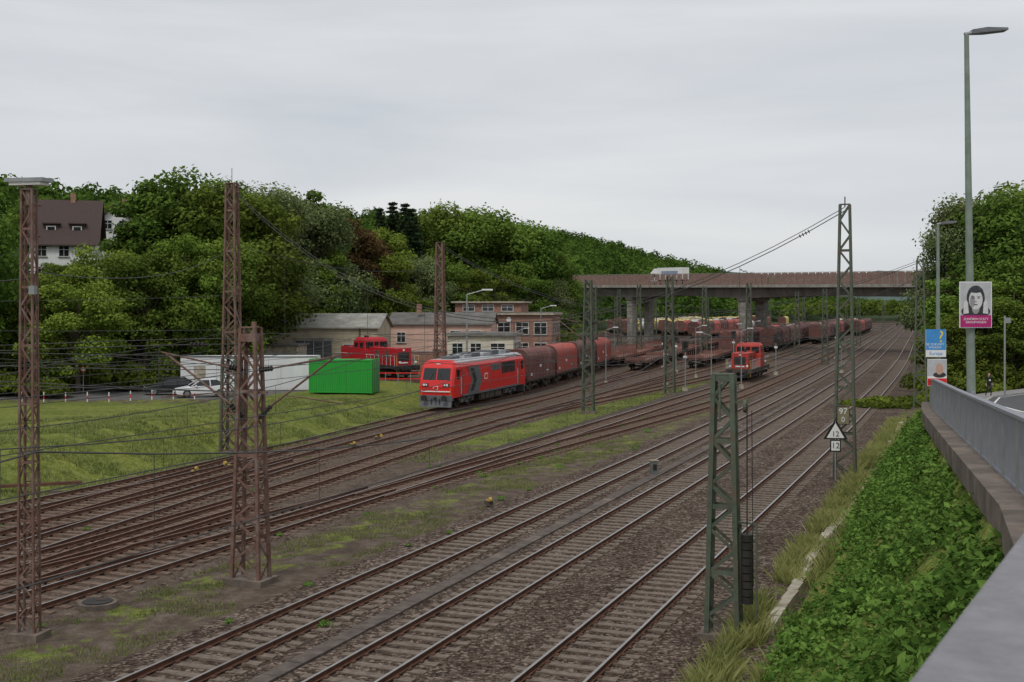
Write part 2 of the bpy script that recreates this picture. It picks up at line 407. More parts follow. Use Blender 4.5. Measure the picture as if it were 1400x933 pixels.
# ------------------------------------------------------------ wires
mb=MB()
def sag(a,b,sg,n=14):
    a=Vector(a);b=Vector(b);return [a.lerp(b,i/n)-Vector((0,0,4*sg*(i/n)*(1-i/n))) for i in range(n+1)]
def headspan(A,B,za,zb,zl,r=.022):
    A=Vector(A);B=Vector(B)
    n=20;pts=[]
    for i in range(n+1):
        t=i/n;base=za+(zb-za)*t;c=4*t*(1-t);pts.append(Vector((A.x+(B.x-A.x)*t,A.y+(B.y-A.y)*t,base-c*(base-zl))))
    mb.path(pts,r,mWire);mb.path([p+Vector((0,0,.18)) for p in pts],r*.8,mWire)
    for z in(7.0,5.9): mb.cyl((A.x,A.y,z),(B.x,B.y,z),.014,mWire,n=4)
    for t in(.12,.25,.38,.5,.62,.75,.87):
        p=pts[int(t*n)];q=Vector((p.x,p.y,5.9));mb.cyl(p,q,.010,mWire,n=4)
    for i in(1,n-1):
        p=pts[i];q=pts[i].lerp(pts[i+1 if i==1 else i-1],.25)
        for k in range(4): c=p.lerp(q,k/3);mb.cyl(c,c+(q-p).normalized()*.05,.085,mBlack,n=8)
headspan((-16.3,68.1,0),(16.5,58,0),15.3,13.3,7.7)
headspan((X1(104)-38,104,0),(33.8,96.9,0),13.9,12.2,7.7)
headspan((X1(150)-38.5,150,0),(X1(150)+3.3,150,0),10.8,12.2,7.7)
headspan((-8.15,36.5,0),(-40,47,0),7.4,9,6.9,.015)
supY=[-20,12,36,63,100,150,205,260,330,420]
for f in(f1,f2,f3,f4,f5,f6,f7):
    for a,b_ in zip(supY[:-1],supY[1:]):
        pa=P(f(a),a,7.1);pb=P(f(b_),b_,7.1);r=.010 if f in(f1,f2,f3) else .011
        mp_=sag(pa,pb,.9);mb.path(mp_,r,mWire)
        mb.cyl(P(f(a),a,5.75),P(f(b_),b_,5.75),r,mWire,n=4)
        for p in mp_[1:-1:2]: mb.cyl(p,Vector((p.x,p.y,5.75)),.005,mWire,n=3)
for (a,b_,sg_) in [((-12.55,30.4,9.5),(-16.3,68.1,12),.8),((-12.55,30.4,9.3),(-40,28,9),.6),((-8.15,36.5,7.5),(-16.3,68.1,9.5),.5),((-8.15,36.5,6.6),(-45,60,7.2),.5),((-8.15,36.5,5.9),(-45,60,6.4),.3),((-16.3,68.1,9.2),(-60,76,9.8),.6),((-16.3,68.1,7.2),(-60,76,7.6),.3),((-16.3,68.1,12.2),(X1(104)-38,104,12.0),.9),((-4.9,35.3,7.1),(-16,14,7.0),.4),((-11.4,38,7.1),(-30,12,7.0),.4),((X1(104)-38,104,10.5),(X1(150)-38.5,150,9.5),.8)]:
    mb.path(sag(a,b_,sg_),.013,mWire)
mb.obj('overhead_wires',fix=False)

# ------------------------------------------------------------ small trackside things
mb=MB()
y=18
while y<120:
    c=P(6.75,y);mb.box((c.x,c.y,.0+random.uniform(0,.012)),(1.0,.46,.09),mDuct if random.random()<.85 else mConcDark,math.atan2(1,.4)+random.uniform(-.02,.02));y+=1.03*.93
mb.obj('cable_duct')
mb=MB();y=31
while y<84:
    s=-4.3-.22*math.sin(y*.13)-.1*math.sin(y*.41);c=P(s,y);mb.box((c.x,c.y,.12+random.uniform(-.02,.02)),(1.03,.30,.30),mConcL,math.atan2(1,.4)+.04*math.sin(y*.5)+random.uniform(-.02,.02));y+=.96
mb.obj('concrete_cable_trough')
mb=MB();mb.cyl((0,0,-.1),(0,0,.1),.55,mConcDark,n=20);mb.cyl((0,0,.1),(0,0,.13),.42,mBlack,n=20);mb.box((.1,.05,.14),(.3,.05,.02),mRailSide)
mb.obj('manhole_cover',(-11.9,33.6,0))
def lever():
    mb=MB();mb.box((0,0,.08),(.4,.3,.16),mDirt);mb.cyl((0,0,.15),(.22,0,.26),.03,mBlack,n=6);mb.cyl((.22,-.05,.25),(.22,.05,.25),.10,mYellow,n=12);mb.box((-.1,0,.18),(.14,.14,.06),mYellow);return mb.mesh('points_lever')
lv=lever()
for x,Y in[(-16.2,59.6),(-15.0,61.8),(-9.7,71),(-8.6,75.0),(-1.0,50.4)]: place(lv,'points_lever',(x,Y,.03),random.uniform(0,6))
mb=MB();mb.box((0,0,.35),(.35,.3,.7),mMastGrey);mb.box((0,0,.72),(.42,.36,.06),mConcL);mb.box((-.02,-.16,.4),(.2,.02,.3),mBlack);mb.obj('trackside_cabinet',(X1(59.5)-6.9,59.5,0),.3,bevel=.01)
mb=MB()
for k in range(3): mb.beam((0,k*.12,.06),(6,k*.16,.07),.07,mRailSide,.12)
mb.obj('spare_rails',(-25.5,52,.35),.35)
mWhiteS=M('sign_white',(.75,.75,.73),.5,.04);mBlackS=M('sign_black',(.02,.02,.02),.5,.05)
mb=MB()
def tri(mb,c,r,y,mat):
    mb.poly([(c[0]-r,y,c[1]-r*.62),(c[0]+r,y,c[1]-r*.62),(c[0],y,c[1]+r*1.1)],mat)
mb.cyl((0,.03,0),(0,.03,2.9),.035,mGalv,n=8)
tri(mb,(0,2.35),.58,0,mBlackS);tri(mb,(0,2.32),.42,-.006,mWhiteS)
mb.box((0,0,1.68),(.52,.02,.58),mBlackS);mb.box((0,-.013,1.68),(.40,.01,.46),mWhiteS)
sgn=mb.obj('speed_sign',(X1(56.5)+2.7,56.5,0.15),-.1,fix=False)
text('12',.36,mBlackS,sgn,(0,-.012,2.24));text('12',.40,mBlackS,sgn,(0,-.022,1.68))
mb=MB();mb.box((0,0,0),(.62,.03,.9),mBlackS);mb.box((0,-.018,0),(.56,.01,.84),M('km_sign_face',(.22,.19,.12),.7,.2,6))
km=mb.obj('kilometre_sign',(16.25,57.45,3.2),0);text('97',.42,mWhiteS,km,(0,-.03,.2));text('0',.36,mWhiteS,km,(0,-.03,-.2))

# ------------------------------------------------------------ embankment wall, railing, road
mb=MB()
ys=[7,9,12,15,18,21,24,27,30,33,36,39,42,46,50,55,60]
def rp(Y,dx=0,z=0): return Vector((Xr(Y)+.45+dx,Y,rz(Y)+z))
for a,b_ in zip(ys[:-1],ys[1:]):
    mb.beam(rp(a,0,1.12),rp(b_,0,1.12),.14,mRail,.05);mb.beam(rp(a,0,.08),rp(b_,0,.08),.05,mRail,.04)
    L=b_-a;n=int(L/.14)
    for k in range(n):
        y=a+L*k/n;q=rp(y);mb.box((q.x,q.y,q.z+.6),(.018,.028,1.0),mRail,.32)
y=7
while y<60:
    q=rp(y);mb.box((q.x,q.y,q.z+.55),(.08,.08,1.1),mGalv,.3);y+=1.9
mb.obj('metal_railing',fix=False)
mb=MB()
for a,b_ in zip(ys[:-1],ys[1:]):
    x0,x1_=Xr(a),Xr(b_)
    def rr(x,Y,dx,za,zb): return [(x+dx,Y,rz(Y)+za),(x+dx,Y,rz(Y)+zb),(x+.7,Y,rz(Y)+zb),(x+.7,Y,rz(Y)+za)]
    mb.loft([rr(x0,a,0,-.36,.06),rr(x1_,b_,0,-.36,.06)],mConcDark)
    mb.loft([rr(x0,a,.14,-1.4,-.37),rr(x1_,b_,.14,-1.4,-.37)],mConcDark)
mb.obj('retaining_wall')
mb=MB()
d=Vector((.5,.866,0));n_=Vector((.866,-.5,0))
a=Vector((-1.9,-2.62,8.13));b_=Vector((1.22,2.8,8.08))+d*4.2;b_.z=8.02
w=.36
mb.loft([[a,a+n_*w,a+n_*w-Vector((0,0,.07)),a-Vector((0,0,.07))],[b_,b_+n_*w,b_+n_*w-Vector((0,0,.07)),b_-Vector((0,0,.07))]],mCoping)
a2=a+n_*.05-Vector((0,0,.072));b2=b_+n_*.05-Vector((0,0,.072));ww=.26;dn=Vector((0,0,1.85))
mb.loft([[a2,a2+n_*ww,a2+n_*ww-dn,a2-dn],[b2,b2+n_*ww,b2+n_*ww-dn,b2-dn]],mRail)
mb.obj('bridge_parapet',bevel=.012)
mb=MB();ry=[-8,0,3,7,15,22,28,34,40,50,60,70,80,88,94,100,110,130,160]
def strip(o0,o1,z,mat,thick=None):
    for a,b_ in zip(ry[:-1],ry[1:]):
        k0=1.08;p=[(Xr(a)+o0*k0,a,rz(a)+z),(Xr(a)+o1*k0,a,rz(a)+z),(Xr(b_)+o1*k0,b_,rz(b_)+z),(Xr(b_)+o0*k0,b_,rz(b_)+z)]
        if thick:
            mb.loft([[p[0],p[1],(p[1][0],p[1][1],p[1][2]-thick),(p[0][0],p[0][1],p[0][2]-thick)],[p[3],p[2],(p[2][0],p[2][1],p[2][2]-thick),(p[3][0],p[3][1],p[3][2]-thick)]],mat)
        else: mb.poly(p,mat)
strip(.66,2.85,.055,mPave);strip(2.85,3.0,.065,mKerb,.16);mb.obj('pavement')
mb=MB();strip(3.0,10.4,-.045,mAsphalt);mb.obj('road')
mb=MB();strip(3.35,3.47,-.041,mWhite);mb.obj('road_marking')
mb=MB();strip(10.4,10.55,.05,mKerb,.16);strip(10.55,12.5,.045,mPave);mb.obj('far_pavement')

def street_lamp(X,Y,h,arm,lean=0):
    mb=MB()
    mb.cyl((0,0,-.4),(0,0,2.2),.11,mLampPole,n=14,r2=.10);mb.cyl((0,0,2.2),(0,0,h),.10,mLampPole,r2=.055,n=14)
    mb.box((0,-.105,.9),(.12,.02,.4),mGalv)
    mb.cyl((-.05,0,h),(.22,0,h+.05),.045,mGalv,n=8)
    mb.loft([[(.12,-.1,h+.0),(.12,.1,h+.0),(.12,.1,h+.1),(.12,-.1,h+.1)],[(.45,-.17,h+.02),(.45,.17,h+.02),(.45,.15,h+.14),(.45,-.15,h+.14)],[(arm,-.15,h+.07),(arm,.15,h+.07),(arm,.12,h+.13),(arm,-.12,h+.13)]],mLocoGrey)
    o=mb.obj('street_lamp',(X,Y,rz(Y)+.05),0);o.rotation_euler=(0,lean,0);return o
street_lamp(11.0,28,9.62,.95,-.013)
street_lamp(18.2,50,7.75,.75,0)
mPg=M('poster_grey',(.46,.46,.47),.6,.12,4);mSkinBW=M('poster_face_grey',(.60,.59,.58),.6,.14,9);mHairBW=M('poster_hair',(.05,.05,.055),.6,.5,14);mMag=M('poster_magenta',(.42,.02,.16),.6,.06);mDk=M('poster_dark',(.04,.04,.045),.6,.2);mSh=M('poster_shade',(.3,.29,.29),.6,.1)
def ell(cx,cz,rx,rz_,y,n=20,a0=0,a1=2*math.pi): return [(cx+rx*math.cos(a0+(a1-a0)*k/n),y,cz+rz_*math.sin(a0+(a1-a0)*k/n)) for k in range(n)]
mb=MB();mb.box((0,0,0),(.78,.012,1.10),mWhiteS);mb.box((0,-.008,.0),(.74,.004,1.06),mPg)
y=-.012
mb.poly(ell(.0,.16,.22,.30,y),mHairBW);mb.poly(ell(0,-.16,.35,.16,y-.001),mDk);mb.poly(ell(0,-.1,.09,.12,y-.002),mSh)
mb.poly(ell(0,.12,.165,.235,y-.003),mSkinBW);mb.poly(ell(-.08,.08,.06,.15,y-.0035),mSh)
mb.poly(ell(0,.35,.17,.07,y-.004),mHairBW)
for sx in(-1,1):
    mb.poly(ell(sx*.07,.16,.032,.013,y-.005,10),mDk);mb.poly([(sx*.03,y-.005,.195),(sx*.11,y-.005,.205),(sx*.11,y-.005,.194),(sx*.03,y-.005,.182)],mHairBW)
    mb.poly([(sx*.17,y-.005,-.2),(sx*.30,y-.005,-.22),(sx*.29,y-.005,.03),(sx*.24,y-.005,.12),(sx*.19,y-.005,.06)],mSkinBW)
mb.poly(ell(0,.07,.022,.010,y-.005,8),mDk);mb.poly(ell(0,.0,.05,.013,y-.005,10),mDk)
mb.box((0,-.018,-.39),(.74,.004,.28),mMag)
po=mb.obj('election_poster',(11.02,27.82,8.62),.03,fix=False)
text('ZUHÖREN STATT\nDRAUFHAUEN',.075,mWhiteS,po,(0,-.024,-.38))
mb=MB();mBlu=M('poster_blue',(.06,.27,.6),.6,.1,3);mb.box((0,0,0),(.88,.012,1.18),mWhiteS);mb.box((0,-.008,.15),(.86,.004,.88),mBlu)
po2=mb.obj('election_poster',(18.05,49.83,7.0),.05,fix=False)
text('?',.7,M('poster_yellow',(.8,.6,.03),.6,.05),po2,(.22,-.014,.25));text('DIE ZUKUNFT\nWÄHLEN',.13,mWhiteS,po2,(-.05,-.014,-.12));text('Europa',.2,mBlu,po2,(0,-.01,-.44))
mb=MB();mb.box((0,0,0),(.84,.012,1.15),mWhiteS);mb.box((0,-.008,.2),(.82,.004,.7),mPg);mb.poly(ell(.1,.15,.17,.24,-.014),M('poster_skin',(.5,.32,.24),.6,.1));mb.poly(ell(.1,-.1,.28,.12,-.013),mDk);mb.box((0,-.012,-.4),(.82,.004,.3),mLocoRed)
mb.obj('election_poster',(18.1,49.83,5.75),.05,fix=False)
mb=MB();mb.cyl((0,0,0),(0,0,5.4),.06,mGalv,n=10);mb.box((.2,-.03,5.1),(.35,.03,.35),mGalv);mb.obj('sign_post',(32.0,76,rz(76)))

# ------------------------------------------------------------ vehicles
def wheelset(mb,x,z=.46,r=.46,g=.75):
    for sd in(-1,1):
        mb.cyl((x,sd*(g-.07),z),(x,sd*(g+.07),z),r,mBlack,n=18);mb.cyl((x,sd*(g+.07),z),(x,sd*(g+.13),z),r*.3,mDirt,n=8)
    mb.cyl((x,-g,z),(x,g,z),.08,mBlack,n=6)
def bogie(mb,x,wb=1.8,r=.46,out=1.0,mat=None):
    mat=mat or mDirt
    for dx in(-wb/2,wb/2): wheelset(mb,x+dx,r,r)
    for sd in(-1,1):
        mb.box((x,sd*out,r+.12),(wb+.9,.14,.2),mat);mb.box((x,sd*out,r-.08),(.8,.16,.25),mat)
        for dx in(-wb/2,wb/2): mb.box((x+dx,sd*(out+.05),r),(.32,.16,.32),mat)
        for dx in(-.22,0,.22): mb.cyl((x+dx,sd*(out+.03),r-.05),(x+dx,sd*(out+.03),r+.4),.07,mBlack,n=8)
def buffers(mb,x,dirn,z=1.05):
    for sd in(-1,1):
        mb.cyl((x,sd*.87,z),(x+dirn*.45,sd*.87,z),.11,mBlack,n=10);mb.cyl((x+dirn*.45,sd*.87,z),(x+dirn*.52,sd*.87,z),.24,mBlack,n=14)
    mb.box((x+dirn*.2,0,z-.05),(.4,.16,.2),mBlack)
def on_track(me,name,f,Y,bevel=0,z=.18,L=12):
    p=P(f(Y),Y);q=P(f(Y+L*.93),Y+L*.93);v=q-p;return place(me,name,(p.x,p.y,z),math.atan2(v.y,v.x),bevel=bevel)
def mainloco():
    mb=MB();L=19.0
    zs=[.98,1.9,2.38,3.42,3.80,4.0];hw=[1.46,1.5,1.5,1.46,1.34,1.02]
    def ring(xs,k):
        l=[(xs[i],-hw[i]*k[i],zs[i]) for i in range(6)];r=[(xs[i],hw[i]*k[i],zs[i]) for i in range(6)][::-1];return l+r
    full=[1]*6
    nose=[.06,.0,.10,.46,.66,.95];k0=[.93,.92,.92,.90,.90,.88]
    sh=[.22,.18,.32,.72,.95,1.25]
    def flip(xs): return [L-x for x in xs]
    rings=[ring(nose,k0),ring(sh,full),ring([2.0]*6,full),ring([L-2.0]*6,full),ring(flip(sh),full),ring(flip(nose),k0)]
    def mf(i,k):
        if k in(4,5,6): return mRoofGrey if i in(1,2,3) else mLocoRed
        return mLocoRed
    mb.loft(rings,mLocoRed,cap=False,matfn=mf)
    for xs,sg_ in((nose,1),(flip(nose),-1)):
        for i in range(5):
            mb.poly([(xs[i],-hw[i]*k0[i],zs[i]),(xs[i],hw[i]*k0[i],zs[i]),(xs[i+1],hw[i+1]*k0[i+1],zs[i+1]),(xs[i+1],-hw[i+1]*k0[i+1],zs[i+1])],mLocoRed)
        # windscreen panel set proud of the flat cab front
        e=-.012*sg_
        zA,zB=2.42,3.36
        def xf(z): return xs[2]+(xs[3]-xs[2])*(z-zs[2])/(zs[3]-zs[2])+e
        for y0,y1 in((-1.18,-.05),(.05,1.18)):
            mb.poly([(xf(zA),y0,zA),(xf(zA),y1,zA),(xf(zB),y1*.97,zB),(xf(zB),y0*.97,zB)],mGlass)
        x=xs[1]
        mb.box((x-.01*sg_,0,1.50),(.08,2.5,.09),mWhite)
        for sy in(-1,1):
            mb.box((x+.02*sg_,sy*.90,2.02),(.14,.52,.26),mBlack);mb.cyl((x-.03*sg_,sy*1.0,2.03),(x-.07*sg_,sy*1.0,2.03),.10,mWhite,n=12);mb.cyl((x-.03*sg_,sy*.79,2.03),(x-.07*sg_,sy*.79,2.03),.08,mWhite,n=12)
            mb.beam((x+.03*sg_,sy*1.25,1.2),(x+.03*sg_,sy*1.25,1.75),.04,mYellow)
            mb.beam((xf(2.42)-.02*sg_,sy*.6,2.40),(xf(2.95)-.03*sg_,sy*.25,2.95),.025,mBlack)
        mb.box((x-.01*sg_,0,1.80),(.05,.42,.28),mWhite);mb.box((x-.03*sg_,0,1.80),(.03,.34,.20),mLocoRed)
        mb.box((xs[4]-.02*sg_,0,3.66),(.1,.34,.16),mWhite)
        mb.box((x+.2*sg_,0,.98),(.4,2.8,.44),mLocoGrey);buffers(mb,x+.05*sg_,-sg_,1.0)
        mb.loft([[(x+.05*sg_,-1.35,.75),(x+.05*sg_,1.35,.75),(x+.2*sg_,1.35,.75),(x+.2*sg_,-1.35,.75)],[(x-.1*sg_,-1.35,.25),(x-.1*sg_,1.35,.25),(x+.1*sg_,1.35,.25),(x+.1*sg_,-1.35,.25)]],mLocoGrey)
        for sy in(-.35,.35): mb.cyl((x-.03*sg_,sy,.95),(x-.15*sg_,sy,.5),.035,mBlack,n=6)
    for sd in(-1,1):
        y=sd*1.5
        mb.bb(2.1,L-2.1,y*.98,y+.015*sd,.98,1.14,mLocoGrey)
        for (a,b_) in((.85,1.55),(L-1.55,L-.85)): mb.bb(a,b_,sd*1.44,sd*1.505,2.45,3.25,mGlass)
        for a in(1.85,L-2.55): 
            mb.bb(a,a+.7,y,y+.012*sd,1.2,3.3,mLocoRed2);mb.bb(a-.1,a-.05,y,y+.07*sd,1.2,2.6,mSilver)
        yy=y+.012*sd
        mb.poly([(3.3,yy,1.16),(5.9,yy,1.16),(6.9,yy,2.2),(5.9,yy,3.35),(3.3,yy,3.35),(4.3,yy,2.2)],mLocoGrey)
        mb.poly([(3.9,yy+.004*sd,1.3),(4.7,yy+.004*sd,1.3),(5.5,yy+.004*sd,2.2),(4.7,yy+.004*sd,3.2),(3.9,yy+.004*sd,3.2),(4.7,yy+.004*sd,2.2)],mBlack)
        mb.bb(7.4,8.2,y,y+.014*sd,2.1,2.6,mWhite);mb.bb(7.5,8.1,y+.014*sd,y+.02*sd,2.18,2.52,mLocoRed)
        for k in range(6):
            x=12.0+k*.62;mb.bb(x,x+.5,sd*1.48,sd*1.525,2.35,3.35,mBlack)
        for k in range(5): mb.bb(9.2+k*.5,9.6+k*.5,sd*1.48,sd*1.522,2.75,3.3,mLocoGrey)
        mb.bb(2.0,L-2.0,sd*1.30,sd*1.38,3.62,3.78,mRoofGrey)
    for x,w,h,m in((3.2,1.0,.22,mLocoGrey),(5.2,1.6,.3,mRoofGrey),(7.6,1.4,.35,mLocoGrey),(9.8,1.7,.28,mRoofGrey),(12.2,1.6,.4,mLocoGrey),(14.3,1.5,.35,mRoofGrey),(16.2,1.2,.2,mLocoGrey)):
        mb.box((x,0,4.0+h/2),(1.7,w,h),m)
    for x in(4.2,4.6,5.0,8.8,9.2): mb.cyl((x,.3,3.95),(x,.3,4.35),.07,mDirt,n=8)
    mb.beam((4.0,-.5,4.3),(6.6,-.5,4.4),.04,mBlack);mb.beam((4.0,.5,4.3),(6.6,.5,4.4),.04,mBlack);mb.beam((6.5,-.8,4.45),(6.5,.8,4.45),.05,mBlack)
    for x in(3.9,L-3.9): bogie(mb,x,2.6,.62,1.12,mLocoGrey)
    mb.bb(6.6,L-6.6,-1.3,1.3,.35,.98,mBlack)
    for x in(7,8.2,9.4,10.6,11.4): mb.bb(x,x+.8,-1.36,1.36,.42,.9,mDirt)
    return mb.mesh('electric_diesel_locomotive')
on_track(mainloco(),'dual_mode_locomotive',f7,94.2,bevel=.02,L=19)

def arch(w,z0,z1,r,n=5):
    pts=[(-w,z0)]
    for k in range(n+1):
        t=math.pi-math.pi/2*k/n;pts.append((-w+r+r*math.cos(t),z1-r+r*math.sin(t)))
    for k in range(n+1):
        t=math.pi/2-math.pi/2*k/n;pts.append((w-r+r*math.cos(t),z1-r*.98+ r*.98*math.sin(t)))
    pts.append((w,z0));return pts
def tarp_wagon(mt,me_,logo=True):
    mb=MB();L=11.2
    mb.bb(.3,L-.3,-1.35,1.35,.98,1.22,mDirt)
    rings=[];n=36
    for i in range(n+1):
        x=.25+(L-.5)*i/n
        b=.045*abs(math.sin(math.pi*i/3)) ; b=-b if 2<i<n-2 else .03
        prof=arch(1.44+b,1.22,4.12+b,.85)
        rings.append([(x,p[0],p[1]) for p in prof])
    mb.loft(rings,mt)
    for x,e in((.25,-1),(L-.25,1)):
        prof=arch(1.5,1.1,4.2,.9);mb.loft([[(x+e*.02,p[0],p[1]) for p in prof],[(x+e*.13,p[0],p[1]) for p in prof]],me_)
        for yy in(-.75,0,.75): mb.box((x+e*.16,yy,2.4),(.05,.09,2.4),me_)
        mb.box((x+e*.16,0,2.9),(.04,2.6,.09),me_)
        mb.box((x+e*.1,0,1.05),(.3,2.6,.35),mDirt);buffers(mb,x+e*.15,e,1.05)
    for sd in(-1,1):
        mb.bb(.5,L-.5,sd*1.44,sd*1.52,1.12,1.3,mDirt)
        if logo:
            mb.bb(4.6,5.4,sd*1.475,sd*1.482,2.3,2.55,mWhite);mb.bb(7.4,8.2,sd*1.475,sd*1.482,1.8,1.92,mWhite)
            mb.bb(1.2,1.8,sd*1.475,sd*1.482,1.6,1.85,mWhite)
        for k in range(6): mb.bb(1+k*1.7,1.12+k*1.7,sd*1.3,sd*1.5,.8,1.0,mDirt)
    for x in(2.1,L-2.1): bogie(mb,x)
    return mb.mesh('tarpaulin_wagon')
mTarpBr=M('tarp_brown',(.17,.065,.055),.7,.2,1.2,col2=(.26,.15,.13),c2f=.4,rand=.25,stretch=(1,1,.5))
mTarpDk=M('tarp_dark_brown',(.095,.045,.04),.7,.2,1.2,col2=(.17,.11,.09),c2f=.4,rand=.3)
mTarpRd=M('tarp_red',(.42,.075,.055),.65,.18,1.2,col2=(.28,.10,.08),c2f=.45,rand=.2)
mTarpYl=M('tarp_yellow_cream',(.68,.55,.16),.7,.15,1.2,col2=(.5,.44,.25),c2f=.4,rand=.15)
mTarpWh=M('tarp_pale_grey',(.55,.55,.52),.7,.15,1.2,col2=(.4,.38,.34),c2f=.4,rand=.15)
mEndBr=M('wagon_end_brown',(.13,.06,.05),.7,.3,2,rand=.2)
W={'br':tarp_wagon(mTarpBr,mEndBr),'dk':tarp_wagon(mTarpDk,mEndBr),'rd':tarp_wagon(mTarpRd,mEndBr),'yl':tarp_wagon(mTarpYl,mEndBr,False),'wh':tarp_wagon(mTarpWh,mEndBr,False)}
mRustW=M('wagon_rust_brown',(.20,.085,.065),.8,.3,2,col2=(.15,.105,.09),c2f=.45,rand=.3)
def flat_wagon(load=0):
    mb=MB();L=17.0;rs=mRustW
    mb.bb(.2,L-.2,-1.38,1.38,1.05,1.25,rs);mb.bb(.2,L-.2,-1.42,-1.3,.95,1.32,rs);mb.bb(.2,L-.2,1.3,1.42,.95,1.32,rs)
    mb.bb(4,L-4,-.5,.5,.7,1.05,mDirt)
    for k in range(9):
        x=.9+k*(L-1.8)/8
        for sd in(-1,1): mb.bb(x-.05,x+.05,sd*1.36,sd*1.44,1.0,2.0 if load!=2 else 1.6,rs)
    for x,e in((.2,-1),(L-.2,1)):
        mb.bb(x-.06,x+.06,-1.35,1.35,1.25,1.7,rs);buffers(mb,x,e)
    if load==1:
        for k in range(5): mb.cyl((2.2+k*3,-.7,1.85),(2.2+k*3,.7,1.85),.6,mDirt,n=16)
    if load==2: mb.bb(1.5,7.5,-1.0,1.0,1.27,1.6,mDirt);mb.bb(9,15.5,-1.05,1.05,1.27,1.5,mRailSide)
    for x in(2.6,L-2.6): bogie(mb,x)
    return mb.mesh('flat_wagon')
FW=[flat_wagon(0),flat_wagon(1),flat_wagon(2)]
def tank_wagon():
    mb=MB();L=13
    mb.cyl((.8,0,2.55),(L-.8,0,2.55),1.3,mTarpWh,n=24);mb.bb(.2,L-.2,-1.2,1.2,1.0,1.2,mDirt);mb.cyl((6.5,0,3.8),(6.5,0,4.1),.35,mDirt,n=10)
    for x in(1.5,L-1.5): mb.box((x,0,1.5),(.4,2,.6),mDirt)
    for x,e in((.2,-1),(L-.2,1)): buffers(mb,x,e)
    for x in(2.4,L-2.4): bogie(mb,x)
    return mb.mesh('tank_wagon')
TW=tank_wagon()
def rake(f,Y,kinds):
    for k in kinds:
        if k in W: me=W[k];L=12.2;nm='tarpaulin_wagon'
        elif k=='t': me=TW;L=14.1;nm='tank_wagon'
        elif k=='gap': Y+=14;continue
        else: me=FW[int(k)];L=18.1;nm='flat_wagon'
        p=P(f(Y),Y);q=P(f(Y+(L-1)*.93),Y+(L-1)*.93);v=q-p
        place(me,nm,(p.x,p.y,.18),math.atan2(v.y,v.x));Y+=L*.932
    return Y
rake(f7,94.2+20.0*.93,['br','rd','dk','rd'])
rake(f7,172,['0','0','0','1'])
rake(b5,160,['0','0','2'])
rake(f6,152,['0','2','0','1','0'])
rake(f5,158,['0','0','br','dk','dk','br','dk','rd','dk','t','t','br'])
rake(b3,215,['dk','br','br','dk','br','dk','br','dk','t','br','dk','dk','br','dk','wh','br'])
rake(b1,260,['dk','br','dk','br','br','rd','dk','dk','br','dk','rd','wh'])
rake(f4,330,['rd','rd','dk','dk','br','dk'])
rng2=random.Random(3)
plan=['0','rd','gap','wh','yl','yl','yl','wh','yl','wh']
for i,f in enumerate(far[1:]):
    n=rng2.randint(11,15) if i<6 else 9;base=plan[i]
    rake(f,250+rng2.uniform(0,50)+i*10,[base if rng2.random()<.65 else rng2.choice(['br','dk','rd','yl','t','wh','0','gap','gap']) for _ in range(n)])
rake(f1,420,['dk','wh','rd','dk'])

def shunter(body,frame,name):
    mb=MB();L=13.2
    mb.bb(.1,L-.1,-1.5,1.5,.95,1.3,frame)
    mb.bb(.9,6.3,-.95,.95,1.3,3.05,body);mb.bb(8.9,12.4,-.95,.95,1.3,3.0,body)
    mb.loft([[(6.3,-1.5,1.3),(6.3,1.5,1.3),(8.9,1.5,1.3),(8.9,-1.5,1.3)],[(6.3,-1.5,2.7),(6.3,1.5,2.7),(8.9,1.5,2.7),(8.9,-1.5,2.7)],[(6.45,-1.38,3.75),(6.45,1.38,3.75),(8.75,1.38,3.75),(8.75,-1.38,3.75)],[(6.7,-1.1,4.05),(6.7,1.1,4.05),(8.5,1.1,4.05),(8.5,-1.1,4.05)]],body)
    for x,e in((6.36,-1),(8.84,1)):
        for yy in(-.85,.85): mb.box((x+e*.03,yy,3.25),(.06,.85,.7),mGlass)
        mb.box((x+e*.02,0,3.4),(.05,.5,.4),mGlass)
    for sd in(-1,1):
        mb.bb(6.7,7.4,sd*1.42,sd*1.475,2.8,3.5,mGlass);mb.bb(7.8,8.5,sd*1.42,sd*1.475,2.8,3.5,mGlass)
        for k in range(5): mb.bb(1.3+k*.95,2.1+k*.95,sd*.94,sd*.975,1.6,2.8,mEndBr if k%2 else body)
        for k in range(8):
            x=.3+k*.8;mb.beam((x,sd*1.45,1.3),(x,sd*1.45,2.3),.035,mWhite)
        mb.beam((.3,sd*1.45,2.3),(6.2,sd*1.45,2.3),.04,mWhite);mb.beam((9,sd*1.45,2.3),(12.9,sd*1.45,2.3),.04,mWhite)
    for x,e in((.1,-1),(L-.1,1)):
        mb.box((x+e*.02,0,1.08),(.14,2.9,.5),frame);buffers(mb,x+e*.05,e)
        for sd in(-1,1): mb.cyl((x,sd*.95,1.65),(x+e*.12,sd*.95,1.65),.13,mWhite,n=12);mb.beam((x,sd*1.3,.4),(x,sd*1.3,2.3),.05,mYellow)
        hx=.9 if e<0 else 12.4;mb.box((hx+e*.02,0,2.2),(.04,1.3,.9),mBlack);mb.cyl((hx,0,2.85),(hx+e*.1,0,2.85),.11,mWhite,n=10);mb.box((hx+e*.05,0,1.55),(.04,1.0,.14),mWhite)
        mb.box((x+e*.0,0,.5),(.1,2.4,.35),mBlack)
    mb.cyl((4.5,0,3.0),(4.5,0,3.4),.16,mBlack,n=10);mb.box((7.6,.5,4.15),(.5,.3,.2),mBlack)
    for x in(2.7,10.5): bogie(mb,x,2.2,.5,1.05)
    mb.bb(4.6,8.6,-1.2,1.2,.4,.95,mBlack)
    return mb.mesh(name)
on_track(shunter(mLocoRed2,mDirt,'diesel_shunter'),'diesel_shunter',f4,131,bevel=.03)
